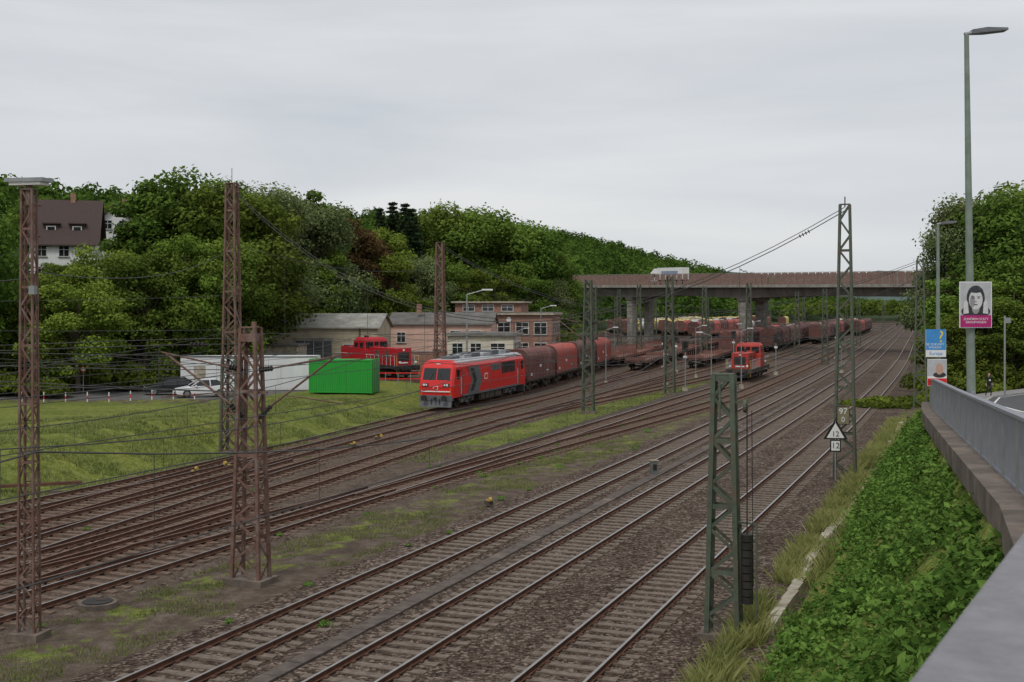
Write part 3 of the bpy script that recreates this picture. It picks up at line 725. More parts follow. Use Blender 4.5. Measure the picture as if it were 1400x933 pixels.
sh2=shunter(mDieselRed,mBlack,'diesel_locomotive')
place(sh2,'diesel_locomotive',(-10.6,119.5,1.16),math.radians(127),bevel=.03)
mb=MB()
dv=Vector((math.cos(math.radians(127)),math.sin(math.radians(127)),0));nv=Vector((dv.y,-dv.x,0))
for dy in(-.75,.75):
    a=Vector((-10.6,119.5,1.1))-dv*5+nv*dy;mb.beam(a,a+dv*22,.07,mRailSide,.16)
for k in range(34):
    a=Vector((-10.6,119.5,1.02))-dv*5+dv*k*.65;mb.beam(a-nv*1.25,a+nv*1.25,.24,mSleepW,.1)
mb.obj('siding_track')

def car(paint,name='parked_car'):
    mb=MB();L=4.4
    prof=[(0,.35,.62,.80),(.12,.28,.72,.86),(.9,.22,.86,.9),(1.35,.22,.92,.9),(3.6,.22,.98,.9),(4.2,.28,.92,.87),(4.4,.4,.8,.8)]
    rings=[]
    for x,zl,zt,hw in prof:
        rings.append([(x,-hw*.96,zl),(x,-hw,.5),(x,-hw,zt-.08),(x,-hw*.88,zt),(x,hw*.88,zt),(x,hw,zt-.08),(x,hw,.5),(x,hw*.96,zl)])
    mb.loft(rings,paint)
    g=[(1.15,.90,.90,.80),(1.95,.92,1.40,.66),(2.4,.93,1.46,.66),(3.3,.96,1.43,.65),(4.1,.95,1.0,.74)]
    rings=[[(x,-.82,zl-.03),(x,-hw,zt),(x,hw,zt),(x,.82,zl-.03)] for x,zl,zt,hw in g]
    mb.loft(rings,mGlass)
    mb.loft([[(2.0,-.62,1.415),(2.0,.62,1.415),(2.0,.62,1.44),(2.0,-.62,1.44)],[(2.5,-.64,1.46),(2.5,.64,1.46),(2.5,.64,1.49),(2.5,-.64,1.49)],[(3.3,-.62,1.435),(3.3,.62,1.435),(3.3,.62,1.455),(3.3,-.62,1.455)]],paint)
    for sd in(-1,1):
        mb.beam((1.2,sd*.81,.93),(2.0,sd*.665,1.42),.06,paint);mb.beam((2.75,sd*.83,.95),(2.7,sd*.67,1.45),.07,paint);mb.beam((3.35,sd*.66,1.43),(4.08,sd*.76,1.0),.08,paint)
        mb.beam((2.0,sd*.668,1.43),(3.35,sd*.66,1.44),.05,paint);mb.box((1.55,sd*.98,.98),(.12,.2,.13),paint)
        for x in(.85,3.5):
            mb.cyl((x,sd*.70,.32),(x,sd*.915,.32),.33,mRubber,n=20);mb.cyl((x,sd*.915,.32),(x,sd*.925,.32),.2,mHub,n=12)
        mb.box((.10,sd*.62,.66),(.12,.36,.13),mHub);mb.box((4.36,sd*.68,.8),(.06,.25,.14),mLocoRed)
    mb.box((.02,0,.45),(.06,.9,.2),mBlack);mb.box((-.01,0,.5),(.03,.5,.1),mWhite)
    return mb.mesh(name)
cw=car(M('car_white_paint',(.78,.78,.79),.25,.02,spec=.5));cb=car(M('car_black_paint',(.02,.02,.024),.2,.05,spec=.6))
place(cw,'parked_car',(-27.8,96.5,1.03),math.radians(24),bevel=.03)
place(cb,'parked_car',(-31.2,99.0,1.03),math.radians(20),bevel=.03)
place(cb,'parked_car',(-34.4,107.0,1.03),math.radians(28),bevel=.03)

# ------------------------------------------------------------ yard buildings
mBeige=M('beige_render',(.44,.38,.27),.9,.14,.7,col2=(.32,.27,.2),c2f=.4)
mPink=M('pink_render',(.62,.41,.33),.9,.10,.6,col2=(.48,.33,.27),c2f=.35)
mCream=M('cream_render',(.62,.57,.45),.9,.08,.7,col2=(.46,.42,.34),c2f=.35)
mBrick=M('brick_brown',(.33,.18,.13),.9,.18,2,col2=(.25,.15,.11),c2f=.45)
mRoofD=M('roof_felt_dark',(.15,.14,.13),.9,.25,.8);mRoofL=M('roof_fibre_cement',(.32,.31,.28),.9,.25,.8,col2=(.2,.19,.16),c2f=.45)
mTile=M('roof_tile_grey_brown',(.075,.052,.047),.85,.25,4,stretch=(1,1,6))
mFrame=M('window_frame_white',(.65,.65,.62),.6,.05);mDoor=M('dark_door',(.09,.095,.1),.7,.2)
mTimber=M('house_timber_cladding',(.05,.035,.03),.8,.2,3)
mCont=M('container_white',(.70,.71,.71),.6,.07,.8,col2=(.55,.55,.53),c2f=.3,stretch=(1,1,.3))
def win(mb,x,z,w,h,y,frame=mFrame,div=True):
    mb.box((x,y-.02,z),(w+.16,.06,h+.16),frame);mb.box((x,y-.055,z),(w,.03,h),mGlass)
    if div: mb.box((x,y-.075,z),(.05,.03,h),frame);mb.box((x,y-.078,z+h*.15),(w,.03,.05),frame)
    mb.box((x,y-.09,z-h/2-.12),(w+.3,.16,.07),mConc)
def winx(mb,y,z,w,h,x,frame=mFrame):
    mb.box((x+.02,y,z),(.06,w+.16,h+.16),frame);mb.box((x+.055,y,z),(.03,w,h),mGlass);mb.box((x+.075,y,z),(.03,.05,h),frame);mb.box((x+.078,y,z+h*.15),(.03,w,.05),frame)
def gable(mb,x0,x1,y0,y1,z,rise,mat,wall,ov=.35,axis='x'):
    ym=(y0+y1)/2
    if axis=='x':
        mb.loft([[(x0,y0,z),(x0,y1,z),(x0,ym,z+rise)],[(x1,y0,z),(x1,y1,z),(x1,ym,z+rise)]],wall)
        k=rise/(ym-y0);t=.14
        for ya in(y0-ov,y1+ov):
            za=z-ov*k+.03
            a=[(x0-ov,ya,za),(x0-ov,ym,z+rise+.03),(x0-ov,ym,z+rise+.03+t),(x0-ov,ya,za+t)]
            mb.loft([a,[(x1+ov,p[1],p[2]) for p in a]],mat)
    else:
        xm=(x0+x1)/2
        mb.loft([[(x0,y0,z),(x1,y0,z),(xm,y0,z+rise)],[(x0,y1,z),(x1,y1,z),(xm,y1,z+rise)]],wall)
        k=rise/(xm-x0);t=.14
        for xa in(x0-ov,x1+ov):
            za=z-ov*k+.03
            a=[(xa,y0-ov,za),(xm,y0-ov,z+rise+.03),(xm,y0-ov,z+rise+.03+t),(xa,y0-ov,za+t)]
            mb.loft([a,[(p[0],y1+ov,p[2]) for p in a]],mat)
mb=MB();mb.bb(0,13,0,9,-.5,5.0,mBeige);gable(mb,0,13,0,9,5.0,1.5,mRoofL,mBeige)
mb.bb(3.2,7.6,-.05,.02,0,3.5,mDoor);mb.bb(3.0,7.8,-.1,.0,3.5,3.8,mConc)
for k in range(4): mb.bb(3.25+k*1.1,3.3+k*1.1,-.07,-.04,0,3.5,mFrame)
win(mb,1.5,2.4,1.4,1.3,0);win(mb,9.8,2.4,1.6,1.3,0);win(mb,11.8,2.4,1.2,1.3,0);mb.bb(10.8,11.0,-.1,0,0,5,mConcDark)
mb.obj('engine_shed',(-28.6,137,1),math.radians(-4))
mb=MB();mb.bb(0,8,0,5,-.5,3.2,mConcL);mb.box((4,2.5,3.28),(8.5,5.5,.16),mRoofD);mb.bb(1,3.4,-.05,0,0,2.5,mDoor);win(mb,5.2,1.8,1.2,1,0)
mb.obj('garage_building',(-31.5,128,1),math.radians(-3))
mb=MB();mb.bb(0,13,0,10,-.5,5.2,mPink);gable(mb,0,13,0,10,5.2,1.35,mRoofD,mPink)
for x in(1.6,): win(mb,x,3.6,1.0,1.2,0)
win(mb,8.5,3.8,1.3,1.2,0);win(mb,11,3.8,1.3,1.2,0);mb.bb(5.6,6.6,-.05,0,0,2.1,mDoor);mb.cyl((.15,-.08,0),(.15,-.08,5.1),.06,mGalv)
mb.box((3.5,3,7.2),(.6,.6,1.2),mBrick)
mb.obj('pink_workshop_building',(-15.6,148,1),math.radians(-3))
mb=MB();mb.bb(0,7.2,0,8,-.5,4.3,mCream);mb.box((3.6,4,4.4),(7.8,8.7,.22),mRoofL);mb.box((3.6,4,4.56),(7.5,8.4,.1),mRoofD)
win(mb,3.1,2.9,1.1,1.2,0);win(mb,5.5,2.9,1.5,1.2,0);win(mb,1.1,2.9,1.1,1.2,0)
for y in(1.6,4,6.4): winx(mb,y,2.9,1.5,1.3,7.2)
mb.obj('yard_office_building',(-7.0,127,1),math.radians(-6))
mb=MB();mb.bb(0,11,0,12,-.5,6.3,mBrick);mb.box((5.5,6,6.42),(11.8,12.8,.26),mConcL);mb.box((5.5,6,6.6),(11.4,12.4,.1),mRoofD)
for k in range(4): win(mb,1.6+k*2.6,4.4,1.7,1.6,0);win(mb,1.6+k*2.6,1.6,1.7,1.4,0)
for k in range(4): winx(mb,1.7+k*2.9,4.4,1.7,1.6,11);winx(mb,1.7+k*2.9,1.6,1.7,1.4,11)
mb.bb(-3.2,6.4,2,10,6.3,8.0,mBrick);mb.box((1.6,6,8.1),(10.6,9,.24),mConcL)
for k in range(3): win(mb,-1.2+k*2.8,7.25,1.6,.8,2)
mb.bb(-3.2,-.01,2.2,9.8,-.5,6.29,mBrick);mb.cyl((4.9,-.12,5.6),(4.9,-.02,5.6),.35,mWhite,n=16)
mb.obj('brick_signal_building',(-5.3,166,1),math.radians(-8))
mb=MB();mb.bb(0,6,0,.3,0,2.2,mBrick);mb.bb(-.05,6.05,-.05,.35,2.2,2.3,mConc);mb.obj('brick_wall',(-13.5,136,1),-.05)
mb=MB()
for k in range(2):
    x=k*6.1;mb.bb(x,x+6.02,0,2.6,.05,3.05,mCont)
    for j in range(28): mb.bb(x+.15+j*.21,x+.26+j*.21,-.03,0.01,.2,2.9,mCont)
    mb.bb(x,x+6.03,-.05,.0,2.95,3.08,mGalv)
mb.bb(1.2,2.2,-.06,-.02,.1,2.2,mConcL);mb.obj('white_container_shed',(-29.6,104.5,1.0),math.radians(2.5))
mb=MB();mb.bb(0,5.5,0,2.44,.12,2.95,mGreenBox)
for j in range(26): mb.bb(.12+j*.205,.22+j*.205,-.045,.01,.3,2.8,mGreenBox)
for z in(.15,2.86): mb.bb(-.04,5.54,-.055,.0,z,z+.12,mGreenBox)
for x in(-.04,5.44): mb.bb(x,x+.1,-.06,2.49,.1,3.0,mGreenBox)
for j in range(4): mb.cyl((5.56,.4+j*.55,.2),(5.56,.4+j*.55,2.9),.03,mGalv,n=6)
mb.obj('green_container',(-17.4,100.5,1.0),math.radians(-9))
mb=MB()
for x in np.arange(0,7,1.2): mb.box((x,0,.6),(.06,.06,1.2),mGalv)
for z in(.6,1.15): mb.beam((0,0,z),(6.2,0,z),.05,mLocoRed,.1)
mb.obj('red_barrier',(-14.5,112,1.0),0)
mb=MB();mb.cyl((0,0,0),(0,0,.25),.045,mWhite,n=10);mb.cyl((0,0,.25),(0,0,.5),.046,mLocoRed,n=10);mb.cyl((0,0,.5),(0,0,.8),.045,mWhite,n=10);bol=mb.mesh('bollard')
for k in range(9): place(bol,'bollard',(-25.5-k*1.65,94-k*.2,H(X1(94-k*.2)+25.5+k*1.65,94-k*.2)-.03),0)
mb=MB();mb.cyl((0,0,0),(0,0,2.2),.04,mGalv);mb.cyl((0,-.04,2.1),(0,-.02,2.1),.25,mLocoRed,n=18);mb.cyl((0,-.055,2.1),(0,-.04,2.1),.18,mWhite,n=18);mb.obj('traffic_sign',(-37,101,1))
mb=MB()
for k in range(26):
    x=k*1.5;mb.box((x,0,.55),(.08,.08,1.1),mConcDark)
for z in(.5,1.0): mb.beam((0,0,z),(37.5,0,z),.04,mConcDark,.07)
mb.obj('wooden_fence',(-70,113,1.2),-.05)

def house(X,Y,z,w,d,h,rise,rot,roof=mTile,wall=mWhite,axis='x'):
    mb=MB();mb.bb(0,w,0,d,-3,h,wall);gable(mb,0,w,0,d,h,rise,roof,wall if axis=='y' else mTimber,.6,axis)
    n=int(w/2.6)
    for k in range(n):
        win(mb,1.4+k*2.6,h-1.3,1.1,1.2,0);win(mb,1.4+k*2.6,h-4.1,1.1,1.3,0)
        if axis=='y' and k<2: win(mb,w/2-1+k*2,h+1.1,1.0,1.1,0)
    for k in range(int(d/3)): winx(mb,1.6+k*3,h-1.3,1.1,1.2,w)
    mb.box((w*.6,d*.5,h+rise+.4),(.6,.6,1.2),mBrick)
    if axis=='x':
        for x in(w*.2,w*.6):
            mb.bb(x,x+1.7,d*.12,d*.5,h+.5,h+2.1,mTimber);mb.box((x+.85,d*.12-.03,h+1.4),(1.1,.05,.9),mFrame);mb.box((x+.85,d*.12-.06,h+1.4),(.85,.05,.7),mGlass);mb.box((x+.85,d*.29,h+2.18),(2.1,d*.4,.14),roof)
    mb.obj('hillside_house',(X,Y,z),rot)
house(-59.0,143,12.4,7.6,9,4.2,5.2,math.radians(14))
house(-56.6,157,13.2,6.5,9,5.2,4.0,math.radians(12),roof=M('roof_tile_dark',(.085,.06,.055),.85,.25,4),axis='y')

# ------------------------------------------------------------ road bridge over the yard
mFence=M('bridge_fence_rusty',(.24,.155,.13),.85,.2,2,col2=(.17,.125,.105),c2f=.4)
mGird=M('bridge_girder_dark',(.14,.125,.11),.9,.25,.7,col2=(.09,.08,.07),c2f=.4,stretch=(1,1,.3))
mb=MB()
A=Vector((4,276,0));B=Vector((98,173.5,0));D=(B-A).normalized();LB=(B-A).length;NN=Vector((D.y,-D.x,0))
if NN.y>0: NN=-NN
def bp(t,off,z):
    q=A+D*t-NN*off; return (q.x,q.y,z)
def ztop(t): return 13.35-1.4*t/LB
def deep(t):
    return 1.3+.5*max(0,1-abs(t-30)/12)+.5*max(0,1-abs(t-60)/14)+1.2*max(0,(t-95)/45)
ts=[LB*i/60 for i in range(61)]
rings=[[bp(t,0,ztop(t)),bp(t,11,ztop(t)),bp(t,11,ztop(t)-.55),bp(t,0,ztop(t)-.55)] for t in ts];mb.loft(rings,mConc)
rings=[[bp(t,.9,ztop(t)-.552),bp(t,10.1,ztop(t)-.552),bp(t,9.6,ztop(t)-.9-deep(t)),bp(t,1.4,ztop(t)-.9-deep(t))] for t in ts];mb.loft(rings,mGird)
for off in(.15,10.85):
    n=int(LB/1.5)
    for i in range(n+1):
        t=LB*i/n;mb.beam(bp(t,off,ztop(t)),bp(t,off,ztop(t)+2.3),.12,mFence)
    for i in range(n*2):
        t0=LB*i/(2*n)+.12;t1=LB*(i+1)/(2*n)-.08
        for z0,z1 in((.15,.85),(.95,1.6),(1.7,2.22)):
            a=[bp(t0,off-.02,ztop(t0)+z0),bp(t1,off-.02,ztop(t1)+z0),bp(t1,off-.02,ztop(t1)+z1),bp(t0,off-.02,ztop(t0)+z1)]
            mb.poly(a,mFence)
    for z in(.08,1.65,2.3): mb.beam(bp(0,off,ztop(0)+z),bp(LB,off,ztop(LB)+z),.08,mConc if z>2 else mFence)
for t,w in((30,1.4),(60,1.8),(118,2.0)):
    zt=ztop(t)-.87-deep(t)
    for off in(2.6,8.2):
        mb.loft([[bp(t-w*.5,off-.7,-.5),bp(t+w*.5,off-.7,-.5),bp(t+w*.5,off+.7,-.5),bp(t-w*.5,off+.7,-.5)],[bp(t-w*.55,off-.8,zt-.6),bp(t+w*.55,off-.8,zt-.6),bp(t+w*.55,off+.8,zt-.6),bp(t-w*.55,off+.8,zt-.6)]],mConc)
    mb.loft([[bp(t-w*.6,1.6,zt-.61),bp(t+w*.6,1.6,zt-.61),bp(t+w*.6,9.4,zt-.61),bp(t-w*.6,9.4,zt-.61)],[bp(t-w*.6,1.2,zt+.01),bp(t+w*.6,1.2,zt+.01),bp(t+w*.6,9.8,zt+.01),bp(t-w*.6,9.8,zt+.01)]],mConc)
for t0,t1 in((-9,5),(LB-6,LB+14)):
    zt=ztop(max(0,min(LB,t0)))-.02
    mb.loft([[bp(t0,0.3,-1),bp(t1,.3,-1),bp(t1,10.7,-1),bp(t0,10.7,-1)],[bp(t0,.3,zt),bp(t1-1.5,.3,zt),bp(t1-1.5,10.7,zt),bp(t0,10.7,zt)]],mConc)
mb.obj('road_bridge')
mb=MB();mb.bb(1.9,8.6,-1.2,1.2,1.1,3.6,mWhite);mb.bb(0,1.8,-1.15,1.15,.5,2.7,mWhite);mb.loft([[(0.1,-1.1,2.7),(0.1,1.1,2.7),(1.8,1.1,2.7),(1.8,-1.1,2.7)],[(.9,-1.05,3.5),(.9,1.05,3.5),(1.8,1.05,3.5),(1.8,-1.05,3.5)]],mWhite)
mb.bb(.35,1.2,-1.16,1.16,1.6,2.4,mGlass);mb.bb(-.02,.02,-1,1,1.6,2.4,mGlass);mb.bb(1.8,8.4,-.9,.9,.6,1.05,mBlack);mb.bb(3,7.5,-1.21,-1.2,2.0,2.9,M('truck_lettering',(.25,.3,.4),.6,.2))
for x in(1,6.2,7.4):
    for sd in(-1,1): mb.cyl((x,sd*.85,.5),(x,sd*1.15,.5),.5,mRubber,n=16)
q=bp(36,3,0);mb.obj('delivery_truck',(q[0],q[1],ztop(36)+.02),math.atan2(D.y,D.x),bevel=.04)

# ------------------------------------------------------------ foliage
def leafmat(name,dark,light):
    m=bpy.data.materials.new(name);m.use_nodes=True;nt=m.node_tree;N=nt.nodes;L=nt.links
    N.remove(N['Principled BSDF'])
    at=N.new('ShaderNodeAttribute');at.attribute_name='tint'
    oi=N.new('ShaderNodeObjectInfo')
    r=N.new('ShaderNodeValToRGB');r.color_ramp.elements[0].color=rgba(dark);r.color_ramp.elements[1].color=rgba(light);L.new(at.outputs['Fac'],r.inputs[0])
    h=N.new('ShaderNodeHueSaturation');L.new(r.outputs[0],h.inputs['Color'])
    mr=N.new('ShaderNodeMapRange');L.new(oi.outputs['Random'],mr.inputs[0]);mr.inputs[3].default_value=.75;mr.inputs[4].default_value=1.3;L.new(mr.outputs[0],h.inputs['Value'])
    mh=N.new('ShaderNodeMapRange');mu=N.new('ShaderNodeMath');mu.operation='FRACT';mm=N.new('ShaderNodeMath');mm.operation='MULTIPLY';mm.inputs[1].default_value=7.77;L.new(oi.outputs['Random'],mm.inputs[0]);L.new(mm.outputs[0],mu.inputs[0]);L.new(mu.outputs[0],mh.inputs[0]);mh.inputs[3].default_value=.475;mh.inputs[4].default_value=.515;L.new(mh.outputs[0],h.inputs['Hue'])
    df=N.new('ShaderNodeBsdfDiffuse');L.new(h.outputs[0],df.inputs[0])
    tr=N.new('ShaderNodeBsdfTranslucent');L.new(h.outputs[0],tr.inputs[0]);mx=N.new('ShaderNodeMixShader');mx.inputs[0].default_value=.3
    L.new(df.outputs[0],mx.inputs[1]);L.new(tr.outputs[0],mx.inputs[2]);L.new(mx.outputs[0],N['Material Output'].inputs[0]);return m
mLeaf=leafmat('leaves_green',(.045,.08,.016),(.165,.25,.045))
mLeafY=leafmat('leaves_light_green',(.065,.11,.018),(.24,.34,.06))
mLeafW=leafmat('leaves_willow',(.085,.115,.045),(.24,.29,.12))
mLeafP=leafmat('leaves_copper',(.05,.035,.018),(.17,.10,.045))
mLeafC=leafmat('needles_dark',(.018,.035,.018),(.06,.09,.04))
mLeafN=leafmat('nettle_leaves',(.05,.095,.018),(.20,.31,.065))
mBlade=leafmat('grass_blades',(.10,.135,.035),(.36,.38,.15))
mBark=M('bark',(.09,.07,.05),.9,.3,4)
def leafmesh(name,C,Nrm,size,tint,mat,mb=None,asp=.62):
    C=np.asarray(C,float);n=len(C);Nrm=np.asarray(Nrm,float);Nrm/=np.linalg.norm(Nrm,axis=1,keepdims=True)+1e-9
    r=rng.normal(size=(n,3));u=np.cross(Nrm,r);u/=np.linalg.norm(u,axis=1,keepdims=True)+1e-9;v=np.cross(Nrm,u)
    sz=np.asarray(size).reshape(-1,1)
    V=np.stack([C+u*sz,C+v*sz*asp+u*sz*.1,C-u*sz,C-v*sz*asp+u*sz*.1],1).reshape(-1,3)
    base=len(mb.v) if mb else 0
    verts=(list(mb.v) if mb else [])+V.tolist()
    idx=np.arange(4*n).reshape(n,4)+base
    faces=(list(mb.f) if mb else [])+idx.tolist()
    me=bpy.data.meshes.new(name);me.from_pydata(verts,[],faces)
    mats=(mb.mats[:] if mb else [])+[mat]
    for m in mats: me.materials.append(m)
    me.polygons.foreach_set('material_index',(list(mb.m) if mb else [])+[len(mats)-1]*n)
    at=me.attributes.new('tint','FLOAT','POINT');at.data.foreach_set('value',np.concatenate([np.zeros(base),np.repeat(np.clip(tint,0,1),4)]).astype(np.float32))
    me.update();return me
def unit(n):
    v=rng.normal(size=(n,3));return v/np.linalg.norm(v,axis=1,keepdims=True)
def tree_mesh(name,mat,Ht=20,R=5.5,low=.12,nl=60,nleaf=19000,ls=.235,shape='round'):
    mb=MB();tr=.38
    top=Vector((rng.normal()*.4,rng.normal()*.4,Ht*.8))
    mb.cyl((0,0,-.6),(top.x*.4,top.y*.4,Ht*.35),tr,mBark,r2=tr*.65,n=8,caps=False);mb.cyl((top.x*.4,top.y*.4,Ht*.35),top,tr*.65,mBark,r2=.07,n=6,caps=False)
    cz=Ht*(low+1)/2;hz=Ht*(1-low)/2
    cl=[];cr=[]
    while len(cl)<nl:
        d=unit(1)[0];rr=rng.uniform(.45,1)**.5
        z=cz+d[2]*hz*rr*.92
        t=(z/Ht-low)/(1-low)
        if shape=='round': prof=math.sin(math.pi*min(1,max(0.02,t*.86+.12)))**.6
        else: prof=.75*math.sin(math.pi*min(1,max(0.02,t*.9+.08)))**.5
        rad=R*prof*rng.uniform(.45,1.0)
        a=math.atan2(d[1],d[0])
        r0=rng.uniform(.8,1.75)*(R/5.5)
        x=rad*math.cos(a);y=rad*math.sin(a);z=min(z,Ht-r0*.8)
        cl.append((x,y,z));cr.append(r0)
    for i in range(0,nl,2):
        c=Vector(cl[i]);z0=max(Ht*.12,c.z*.55);tt=z0/(Ht*.8);b0=Vector((top.x*tt,top.y*tt,z0));mid=b0.lerp(c,.5)+Vector((0,0,.5))
        mb.cyl(b0,mid,.13,mBark,r2=.08,n=5,caps=False);mb.cyl(mid,c,.08,mBark,r2=.03,n=4,caps=False)
    cl=np.array(cl);cr=np.array(cr)
    wts=cr**2;wts/=wts.sum();k=rng.choice(len(cl),size=nleaf,p=wts)
    d=unit(nleaf);rad=cr[k]*(rng.uniform(.3,1.0,nleaf)**.6)*(1+.22*np.abs(rng.normal(size=nleaf)))
    sc=np.array([1.15,1.15,.8])
    C=cl[k]+d*rad[:,None]*sc
    N=d*.7+rng.normal(size=(nleaf,3))*.5+np.array([0,0,.45])
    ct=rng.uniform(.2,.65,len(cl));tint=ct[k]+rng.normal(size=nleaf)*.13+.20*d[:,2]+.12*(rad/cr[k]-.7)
    size=rng.uniform(.55,1.3,nleaf)*ls
    return leafmesh(name,C,N,size,tint,mat,mb)
def conifer_mesh(name):
    mb=MB();Ht=20;mb.cyl((0,0,-.5),(0,0,Ht*.95),.28,mBark,r2=.04,n=7,caps=False)
    C=[];T=[]
    z=Ht*.12
    while z<Ht*.99:
        R=3.4*(1-z/Ht)**.8+.15;nb=int(7+R*2)
        for b in range(nb):
            a=rng.uniform(0,2*math.pi);L=R*rng.uniform(.7,1.1);m=int(16+L*16)
            t=rng.uniform(.1,1,m);dr=-.25*t*L*.6
            C+= [(math.cos(a)*L*q+rng.normal()*.13,math.sin(a)*L*q+rng.normal()*.13,z+w_-rng.uniform(0,.25)) for q,w_ in zip(t,dr)]
            tb=rng.uniform(.1,.8);T+=list(tb+rng.normal(size=m)*.1)
        z+=.52
    n=len(C);N=rng.normal(size=(n,3))+np.array([0,0,.6])
    return leafmesh(name,C,N,rng.uniform(.14,.3,n),np.array(T),mLeafC,mb)
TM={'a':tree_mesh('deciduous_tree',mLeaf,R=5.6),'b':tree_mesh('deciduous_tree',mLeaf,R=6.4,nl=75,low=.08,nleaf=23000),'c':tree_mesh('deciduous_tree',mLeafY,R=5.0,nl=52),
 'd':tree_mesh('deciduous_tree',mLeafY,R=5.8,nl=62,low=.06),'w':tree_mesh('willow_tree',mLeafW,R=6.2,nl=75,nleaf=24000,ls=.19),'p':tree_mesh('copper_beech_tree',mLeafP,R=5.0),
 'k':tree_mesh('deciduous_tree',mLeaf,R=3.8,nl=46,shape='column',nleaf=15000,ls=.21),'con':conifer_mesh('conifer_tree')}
def tree(k,X,Y,ztop_,wf=1.0):
    s=X1(Y)-X;g=H(s,Y)-.2;h=(ztop_-g)/20.0
    wm=wf*max(h,.62) if ztop_>11 else wf*h
    me=TM[k];place(me,me.name.split('.')[0],(X,Y,g),rng.uniform(0,6.28),scale=(wm,wm*rng.uniform(.92,1.08),h))
TL=[('b',-47.6,98,22.5,.85),('a',-54,100,24,1),('d',-37.5,101,11.8,1.1),('c',-42,104,11.5,1.1),('d',-46.5,106,12,1.1),('d',-39.0,113,15.8,1.0),('a',-44.5,114,12.8,1.1),('c',-50,118,13,1.1),('d',-55,126,12.8,1.0),('a',-34.5,110,15.0,1.1),
('c',-31.8,113,16.5,.95),('b',-29.5,117,15.5,1.1),('a',-46,122,14.2,.9),('k',-39.6,126,22.8,1.2),('b',-35.0,129,23.6,1.05),('b',-31,127,21.6,1.15),('w',-30.4,139,23.8,1.05),('w',-33,134,22.5,1),('w',-26.2,153,22.8,1.05),
('w',-29.5,156,23.5,.95),('k',-27,160,24.9,1.1),('c',-25,152,17,1.0),('p',-23.5,162,22.8,.85),('p',-21.0,165,21.0,.8),('d',-18.4,164,17.5,1.0),('c',-19.8,176,22,.9),('w',-14,172,16.5,1),('a',-11,176,17,1.1),('con',-19.6,192,26.0,1.2),('con',-17.2,188,25.4,1.1),('con',-21.5,190,24.8,1.1),('con',-16,186,24.4,1.2),
('b',-12.6,202,26.4,1.1),('a',-8,198,24.6,1.1),('b',-4.2,204,26.0,1.1),('b',1.6,208,23.9,1.1),('a',5,212,21.0,1.0),('b',7.2,216,18.6,.95),('d',-2.5,188,15.5,1.1),('c',-8.5,186,15.5,1.2),('a',3.2,194,14.6,1.1),('w',7.0,208,13.8,1.0),('a',8.6,226,14.5,1),('d',9.4,236,13,1.0),
('c',-13,168,10.5,1.3),('d',-17.5,164,11,1.3),
('b',-62,131,14.0,1.0),('a',-68,132,17,1.1),('c',-52,134,14.0,.9),('b',-78,125,22,1.1),('a',-62,112,18,1.0),('b',-70,110,22,1.2),('a',-62,178,25,1.1),('b',-50,180,24.5,1.1),('b',-70,175,25,1.1),('a',-42,168,25,1.1),('b',-36,174,25,1.1),('a',-45,156,22.5,.9),('b',-70,146,23,1.0),
('b',54.5,127,20.8,1.1),('w',52.8,131,21.8,1.0),('w',49.4,130,18.2,.9),('b',58,122,22,1.1),('d',42.2,112,8.4,1.4),('a',44.8,111,10.2,1.3),('d',48.2,113,12.2,1.4),('b',51,118,13.5,1.3),('c',46.5,122,12.8,1.1),('a',66,125,22,1.2),('b',75,120,22,1.2),('b',60,135,23,1.2),('a',56,112,12,1.4),
('a',60,160,14,1.1),('b',74,176,12,1.0),('a',80,178,17,1.0),('b',90,188,19,1.1),('a',95,202,20,1.1),('b',104,215,20,1.2)]
for t in TL: tree(*t)
def crowns(name,items,mat,q=150,ls=.9):
    C=[];N=[];T=[];S=[]
    for (x,y,z,r,h) in items:
        n=q;d=unit(n);d[:,2]=np.abs(d[:,2])*1.0-.15
        rr=rng.uniform(.7,1.12,n)[:,None]
        c=np.array([x,y,z+h*.45])+d*rr*np.array([r,r,h*.58]);C.append(c);N.append(d+rng.normal(size=(n,3))*.45+np.array([0,0,.2]))
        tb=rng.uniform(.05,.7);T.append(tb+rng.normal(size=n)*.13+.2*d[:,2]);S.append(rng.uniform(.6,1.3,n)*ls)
    me=leafmesh(name,np.concatenate(C),np.concatenate(N),np.concatenate(S),np.concatenate(T),mat)
    place(me,name)
it=[]
for _ in range(1350):
    Y=300+rng.uniform(0,1)**1.0*900;hs=HS(Y);s=hs+rng.uniform(-2,270)
    it.append((X1(Y)-s,Y,H(s,Y)-1,rng.uniform(4,8.0),rng.uniform(10,17)))
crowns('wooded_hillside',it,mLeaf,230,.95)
it=[]
for _ in range(150):
    Y=rng.uniform(580,800);s=rng.uniform(-60,80);it.append((X1(Y)-s,Y,0,rng.uniform(5,8),rng.uniform(9,13)))
for _ in range(130):
    Y=rng.uniform(230,620);s=-rng.uniform(9,60);it.append((X1(Y)-s,Y,0,rng.uniform(3,6),rng.uniform(6,11)))
crowns('distant_tree_belt',it,mLeaf,170,.9)
it=[]
for _ in range(150):
    Y=rng.uniform(118,280);s=float(np.interp(Y,[0,110,200,300],[80,84,86,112]))+rng.uniform(0,60)
    x=X1(Y)-s
    if -80<x<-44 and 118<Y<172: continue
    it.append((x,Y,H(s,Y)-1,rng.uniform(3,5),rng.uniform(7,11)))
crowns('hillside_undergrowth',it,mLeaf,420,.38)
it=[]
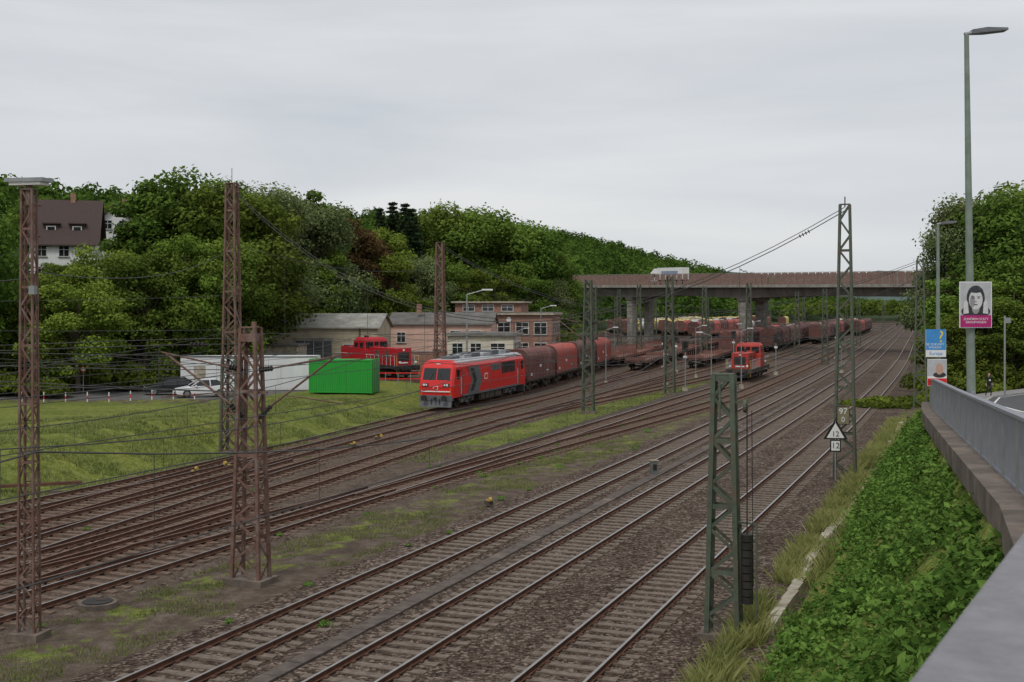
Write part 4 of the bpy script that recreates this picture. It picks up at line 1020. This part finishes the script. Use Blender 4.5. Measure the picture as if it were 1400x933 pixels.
for (x0,x1_,Y,hh,m) in((-48,-31,104,3.2,26),(-50,-37,97.5,2.0,20),(-33,-28,113,3.0,14),(-14,6,172,4,26),(-4,12,200,5,26),(38,50,108,2.6,26),(30,36,99,.9,12),(-75,-45,116,3,30),(-66,-46,134,2.5,24)):
    for _ in range(m):
        x=rng.uniform(x0,x1_);y=Y+rng.uniform(-1.5,3);it.append((x,y,H(X1(y)-x,y)-.2,rng.uniform(.9,1.8),hh*rng.uniform(.5,1.2)))
crowns('hedge_undergrowth',it,mLeafY,380,.19)
mHill=M('far_hill_forest_hazed',(.08,.12,.11),.95,.3,.02)  # forest green shifted to blue, distance haze painted into the base colour
def hill(Y,pts,depth,mat):
    mb2=MB()
    mb2.loft([[(x,Y-depth,-5) for x,z in pts],[(x,Y,z) for x,z in pts],[(x,Y+depth*2,-5) for x,z in pts]],mat,cap=False,closed=False)
    mb2.obj('far_hill',smooth=True)
pts=[]
for i in range(180):
    x=-900+i*20;zz=62+24*math.sin(x*.0021+1.2)+10*math.sin(x*.009)+4*nz(x,0,.03)+4*nz(x,3,.1);pts.append((x,max(zz,20)))
hill(2300,pts,500,mHill)
# embankment plants
C=[];N=[];S=[];T=[]
for _ in range(13000):
    Y=7+rng.uniform(0,1)**1.25*70;sr=min(X1(Y)-Xr(Y),-5.4)
    lo_=.10 if Y<28 else .26
    u=rng.uniform(lo_,1.0);s=-4.7+(sr+4.7)*u
    cn=nz(s,Y,.45,4)+.6*nz(s,Y,1.3,5)
    if cn+(u-lo_)*.55 < .02 and Y>22: continue
    if cn<-.42: continue
    if Y>46 and cn<.16: continue
    x=X1(Y)-s;z=H(s,Y);hh=rng.uniform(.22,.6)*(1+1.2*max(0,nz(s,Y,.6,9)))*(1 if Y<45 else .75)*(.6+.4*min(1,(u-lo_)*3))*(1 if u<.8 else .6);m=rng.integers(8,14)
    lean=rng.normal(size=2)*.18;tb=rng.uniform(.0,.6)+.45*nz(x,Y,.9,2)
    big_=rng.uniform(.7,1.3)
    for k in range(m):
        t=rng.uniform(.15,1);a=rng.uniform(0,6.28);rr=rng.uniform(.03,.2)*(1.15-t*.5)
        C.append((x+lean[0]*t+math.cos(a)*rr,Y+lean[1]*t+math.sin(a)*rr,z+hh*t));N.append((math.cos(a)*.7+rng.normal()*.35,math.sin(a)*.7+rng.normal()*.35,.85));S.append(rng.uniform(.035,.08)*big_);T.append(tb+.45*(t-.6)+rng.normal()*.12)
place(leafmesh('nettle_undergrowth',C,N,np.array(S),np.array(T),mLeafN,asp=.5),'nettle_undergrowth')
def blades(name,gen,n,hmin,hmax,w):
    V=[];T=[];k=0
    for _ in range(n):
        r=gen()
        if r is None: continue
        s,Y=r;x=X1(Y)-s;z=H(s,Y)-.01;h=rng.uniform(hmin,hmax);a=rng.uniform(0,6.28);dx,dy=math.cos(a)*w,math.sin(a)*w;lx,ly=rng.normal()*h*.35,rng.normal()*h*.35
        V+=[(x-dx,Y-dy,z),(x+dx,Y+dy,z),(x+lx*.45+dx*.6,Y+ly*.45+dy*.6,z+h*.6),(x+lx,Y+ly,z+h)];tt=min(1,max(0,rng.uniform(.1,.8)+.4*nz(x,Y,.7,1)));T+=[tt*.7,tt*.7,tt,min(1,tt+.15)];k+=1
    me=bpy.data.meshes.new(name);me.from_pydata(V,[],[(4*i,4*i+1,4*i+2,4*i+3) for i in range(k)]);me.materials.append(mBlade)
    at=me.attributes.new('tint','FLOAT','POINT');at.data.foreach_set('value',np.array(T,np.float32));me.update();place(me,name)
def g1():
    Y=18+rng.uniform(0,1)**1.2*68
    q=rng.random()
    if q<.28: s=-rng.uniform(3.2,4.2)
    elif q<.7: s=-rng.uniform(4.45,6.4)
    else:
        sr=min(X1(Y)-Xr(Y),-5.4);s=rng.uniform(sr,-5)
    if nz(s,Y,.5,6)<-.25-(s+3.4)*.3: return None
    return s,Y
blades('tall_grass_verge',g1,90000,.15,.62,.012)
def g2():
    Y=rng.uniform(26,75);s=rng.uniform(11.4,15.6)
    if nz(s,Y,.45,8)+.5*nz(s,Y,1.7,2)<.12: return None
    return s,Y
blades('grass_tufts',g2,42000,.05,.16,.012)
def g3():
    Y=rng.uniform(45,97);s=S0(Y)+rng.uniform(-1.5,12)
    if nz(s,Y,.4,3)+.5*nz(s,Y,1.3,4)<-.05: return None
    return s,Y
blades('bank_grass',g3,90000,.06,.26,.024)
def g4():
    Y=rng.uniform(64,135);s=rng.uniform(19.6,23.3)
    if nz(s,Y,.3,5)<-.1: return None
    return s,Y
blades('strip_grass',g4,14000,.06,.2,.02)
C=[];N=[];S=[];T=[]
wd=[(8.0,31.5,.25),(11.0,36,.15),(11.6,52,.25),(12.6,62,.3),(16.0,60,.2),(11,70,.3),(13,80,.4)]
for _ in range(70):
    Yw=rng.uniform(30,110);wd.append((rng.choice([15.8,19.6,24,28.5,32.3,11.2])+rng.normal()*.4,Yw,rng.uniform(.08,.2)))
for (s,Y,r) in wd:
    c=P(s,Y)
    for _ in range(int(60+r*350)):
        d=unit(1)[0];q=rng.uniform(.3,1.3);C.append((c.x+d[0]*r*q,c.y+d[1]*r*q*1.3,.03+abs(d[2])*r*.45));N.append((d[0],d[1],1));S.append(rng.uniform(.02,.05));T.append(rng.uniform(.1,.7))
place(leafmesh('track_weeds',C,N,np.array(S),np.array(T),mLeafN),'track_weeds')

# ------------------------------------------------------------ person walking
def person():
    jo={'pel':(0,0,.92,.13),'sp':(0,.0,1.12,.12),'ch':(0,0,1.32,.135),'nk':(0,0,1.46,.055),'hd':(0,-.01,1.52,.05),
     'hl':(.09,0,.88,.09),'kl':(.10,-.14,.5,.06),'al':(.10,-.10,.09,.042),'tl':(.11,-.26,.04,.035),
     'hr':(-.09,0,.88,.09),'kr':(-.10,.06,.48,.06),'ar':(-.10,.26,.14,.042),'tr':(-.11,.16,.04,.035),
     'sl':(.17,0,1.38,.058),'el':(.25,.04,1.12,.042),'wl':(.22,-.12,.98,.03),'fl':(.20,-.18,.93,.03),
     'sr':(-.17,0,1.38,.058),'er':(-.26,.05,1.12,.042),'wr':(-.24,-.05,.90,.03),'fr':(-.23,-.09,.83,.03)}
    ks=list(jo);E=[('pel','sp'),('sp','ch'),('ch','nk'),('nk','hd'),('pel','hl'),('hl','kl'),('kl','al'),('al','tl'),('pel','hr'),('hr','kr'),('kr','ar'),('ar','tr'),('ch','sl'),('sl','el'),('el','wl'),('wl','fl'),('ch','sr'),('sr','er'),('er','wr'),('wr','fr')]
    me=bpy.data.meshes.new('pedestrian');me.from_pydata([jo[k][:3] for k in ks],[(ks.index(a),ks.index(b)) for a,b in E],[])
    o=bpy.data.objects.new('tmp',me);COL.objects.link(o);sk=o.modifiers.new('s','SKIN');ss=o.modifiers.new('u','SUBSURF');ss.levels=2;ss.render_levels=2
    for i,k in enumerate(ks): me.skin_vertices[0].data[i].radius=(jo[k][3],jo[k][3]*.85)
    me.skin_vertices[0].data[0].use_root=True
    dg=bpy.context.evaluated_depsgraph_get();me2=bpy.data.meshes.new_from_object(o.evaluated_get(dg));bpy.data.objects.remove(o)
    skin=M('skin',(.5,.3,.22),.6,.05);top=M('black_jacket',(.018,.018,.02),.85,.2);tr_=M('dark_trousers',(.025,.027,.035),.85,.2);sho=M('shoes',(.3,.3,.3),.7,.1)
    me2.materials.clear()
    for m in(skin,top,tr_,sho): me2.materials.append(m)
    for p in me2.polygons:
        c=p.center
        p.material_index=0 if c.z>1.45 or (abs(c.x)>.18 and c.z<.99 and c.z>.75) else 1 if c.z>.86 else 3 if c.z<.1 else 2;p.use_smooth=True
    par=place(me2,'pedestrian',(652/1600*84,84,rz(84)+.02),.15)
    mb=MB();hair=M('brown_hair',(.12,.05,.03),.6,.3,20)
    mb.sphere((0,-.02,1.60),.10,skin,8,sc=(.82,.95,1.18));mb.sphere((0,.02,1.63),.112,hair,8,sc=(.92,.95,1.08));mb.sphere((0,.07,1.5),.09,hair,7,sc=(1.1,.6,1.5))
    for sx in(-1,1): mb.sphere((sx*.032,-.108,1.61),.012,mBlack,4);mb.sphere((sx*.086,-.01,1.59),.02,skin,4);mb.sphere((sx*.09,.0,1.52),.04,hair,5,sc=(.6,1,2))
    mb.sphere((0,-.122,1.585),.014,skin,4,sc=(.8,1,1.6));mb.box((0,-.112,1.548),(.04,.01,.01),M('lips',(.4,.1,.1),.5,.05))
    for wx,wy,wz in((.20,-.18,.93),(-.23,-.09,.83)):
        for k in range(5):
            L=[.055,.07,.075,.07,.055][k];x=wx+(k-2)*.014;y=wy-(.012 if k==0 else 0);mb.cyl((x,y,wz),(x,y-.012,wz-L),.007,skin,r2=.005,n=6)
    ch=mb.obj('head_and_hands',smooth=True);ch.parent=par
    mb=MB();mb.sphere((.27,.02,.9),.16,M('shoulder_bag',(.35,.3,.26),.7,.1),7,sc=(.4,.9,.9));mb.beam((.26,.02,1.02),(-.05,-.0,1.44),.03,mBlack);mb.box((.0,-.125,1.22),(.14,.02,.1),mWhiteS);b=mb.obj('bag');b.parent=par
person()

# ------------------------------------------------------------ light, sky, camera
w=bpy.data.worlds.new('World');scene.world=w;w.use_nodes=True;nt=w.node_tree;N=nt.nodes;L=nt.links
bg=N['Background'];sky=N.new('ShaderNodeTexSky');sky.sky_type='NISHITA';sky.sun_disc=False;sky.sun_elevation=math.radians(52);sky.sun_rotation=math.radians(200)
tc=N.new('ShaderNodeTexCoord');mp=N.new('ShaderNodeMapping');mp.inputs['Scale'].default_value=(1.0,1.0,6.5);mp.inputs['Rotation'].default_value=(0,.05,.3);L.new(tc.outputs['Generated'],mp.inputs[0])
n1=N.new('ShaderNodeTexNoise');n1.inputs['Scale'].default_value=1.9;n1.inputs['Detail'].default_value=5;n1.inputs['Roughness'].default_value=.5;n1.inputs['Distortion'].default_value=.35;L.new(mp.outputs[0],n1.inputs['Vector'])
r=N.new('ShaderNodeValToRGB');L.new(n1.outputs['Fac'],r.inputs[0]);r.color_ramp.elements[0].position=.3;r.color_ramp.elements[0].color=(5.7,6.05,6.55,1);r.color_ramp.elements[1].position=.68;r.color_ramp.elements[1].color=(7.7,7.8,7.9,1)
mx=N.new('ShaderNodeMixRGB');mx.inputs[0].default_value=.94;L.new(sky.outputs[0],mx.inputs[1]);L.new(r.outputs[0],mx.inputs[2])
L.new(mx.outputs[0],bg.inputs[0]);bg.inputs[1].default_value=.1
sd=bpy.data.lights.new('sun','SUN');sd.energy=1.3;sd.angle=math.radians(14);sd.color=(1,.97,.92);so=bpy.data.objects.new('sun',sd);COL.objects.link(so);so.rotation_euler=(math.radians(38),0,math.radians(-20))
cam=bpy.data.cameras.new('camera');co=bpy.data.objects.new('camera',cam);COL.objects.link(co);co.location=(0,0,8.6);co.rotation_euler=(math.radians(90),0,0)
cam.lens=41.14;cam.sensor_width=36;cam.shift_y=-.0346;cam.clip_end=8000;cam.clip_start=.05
cam.dof.use_dof=True;cam.dof.focus_distance=70;cam.dof.aperture_fstop=8
scene.camera=co
scene.view_settings.view_transform='Standard';scene.view_settings.look='None';scene.view_settings.exposure=0
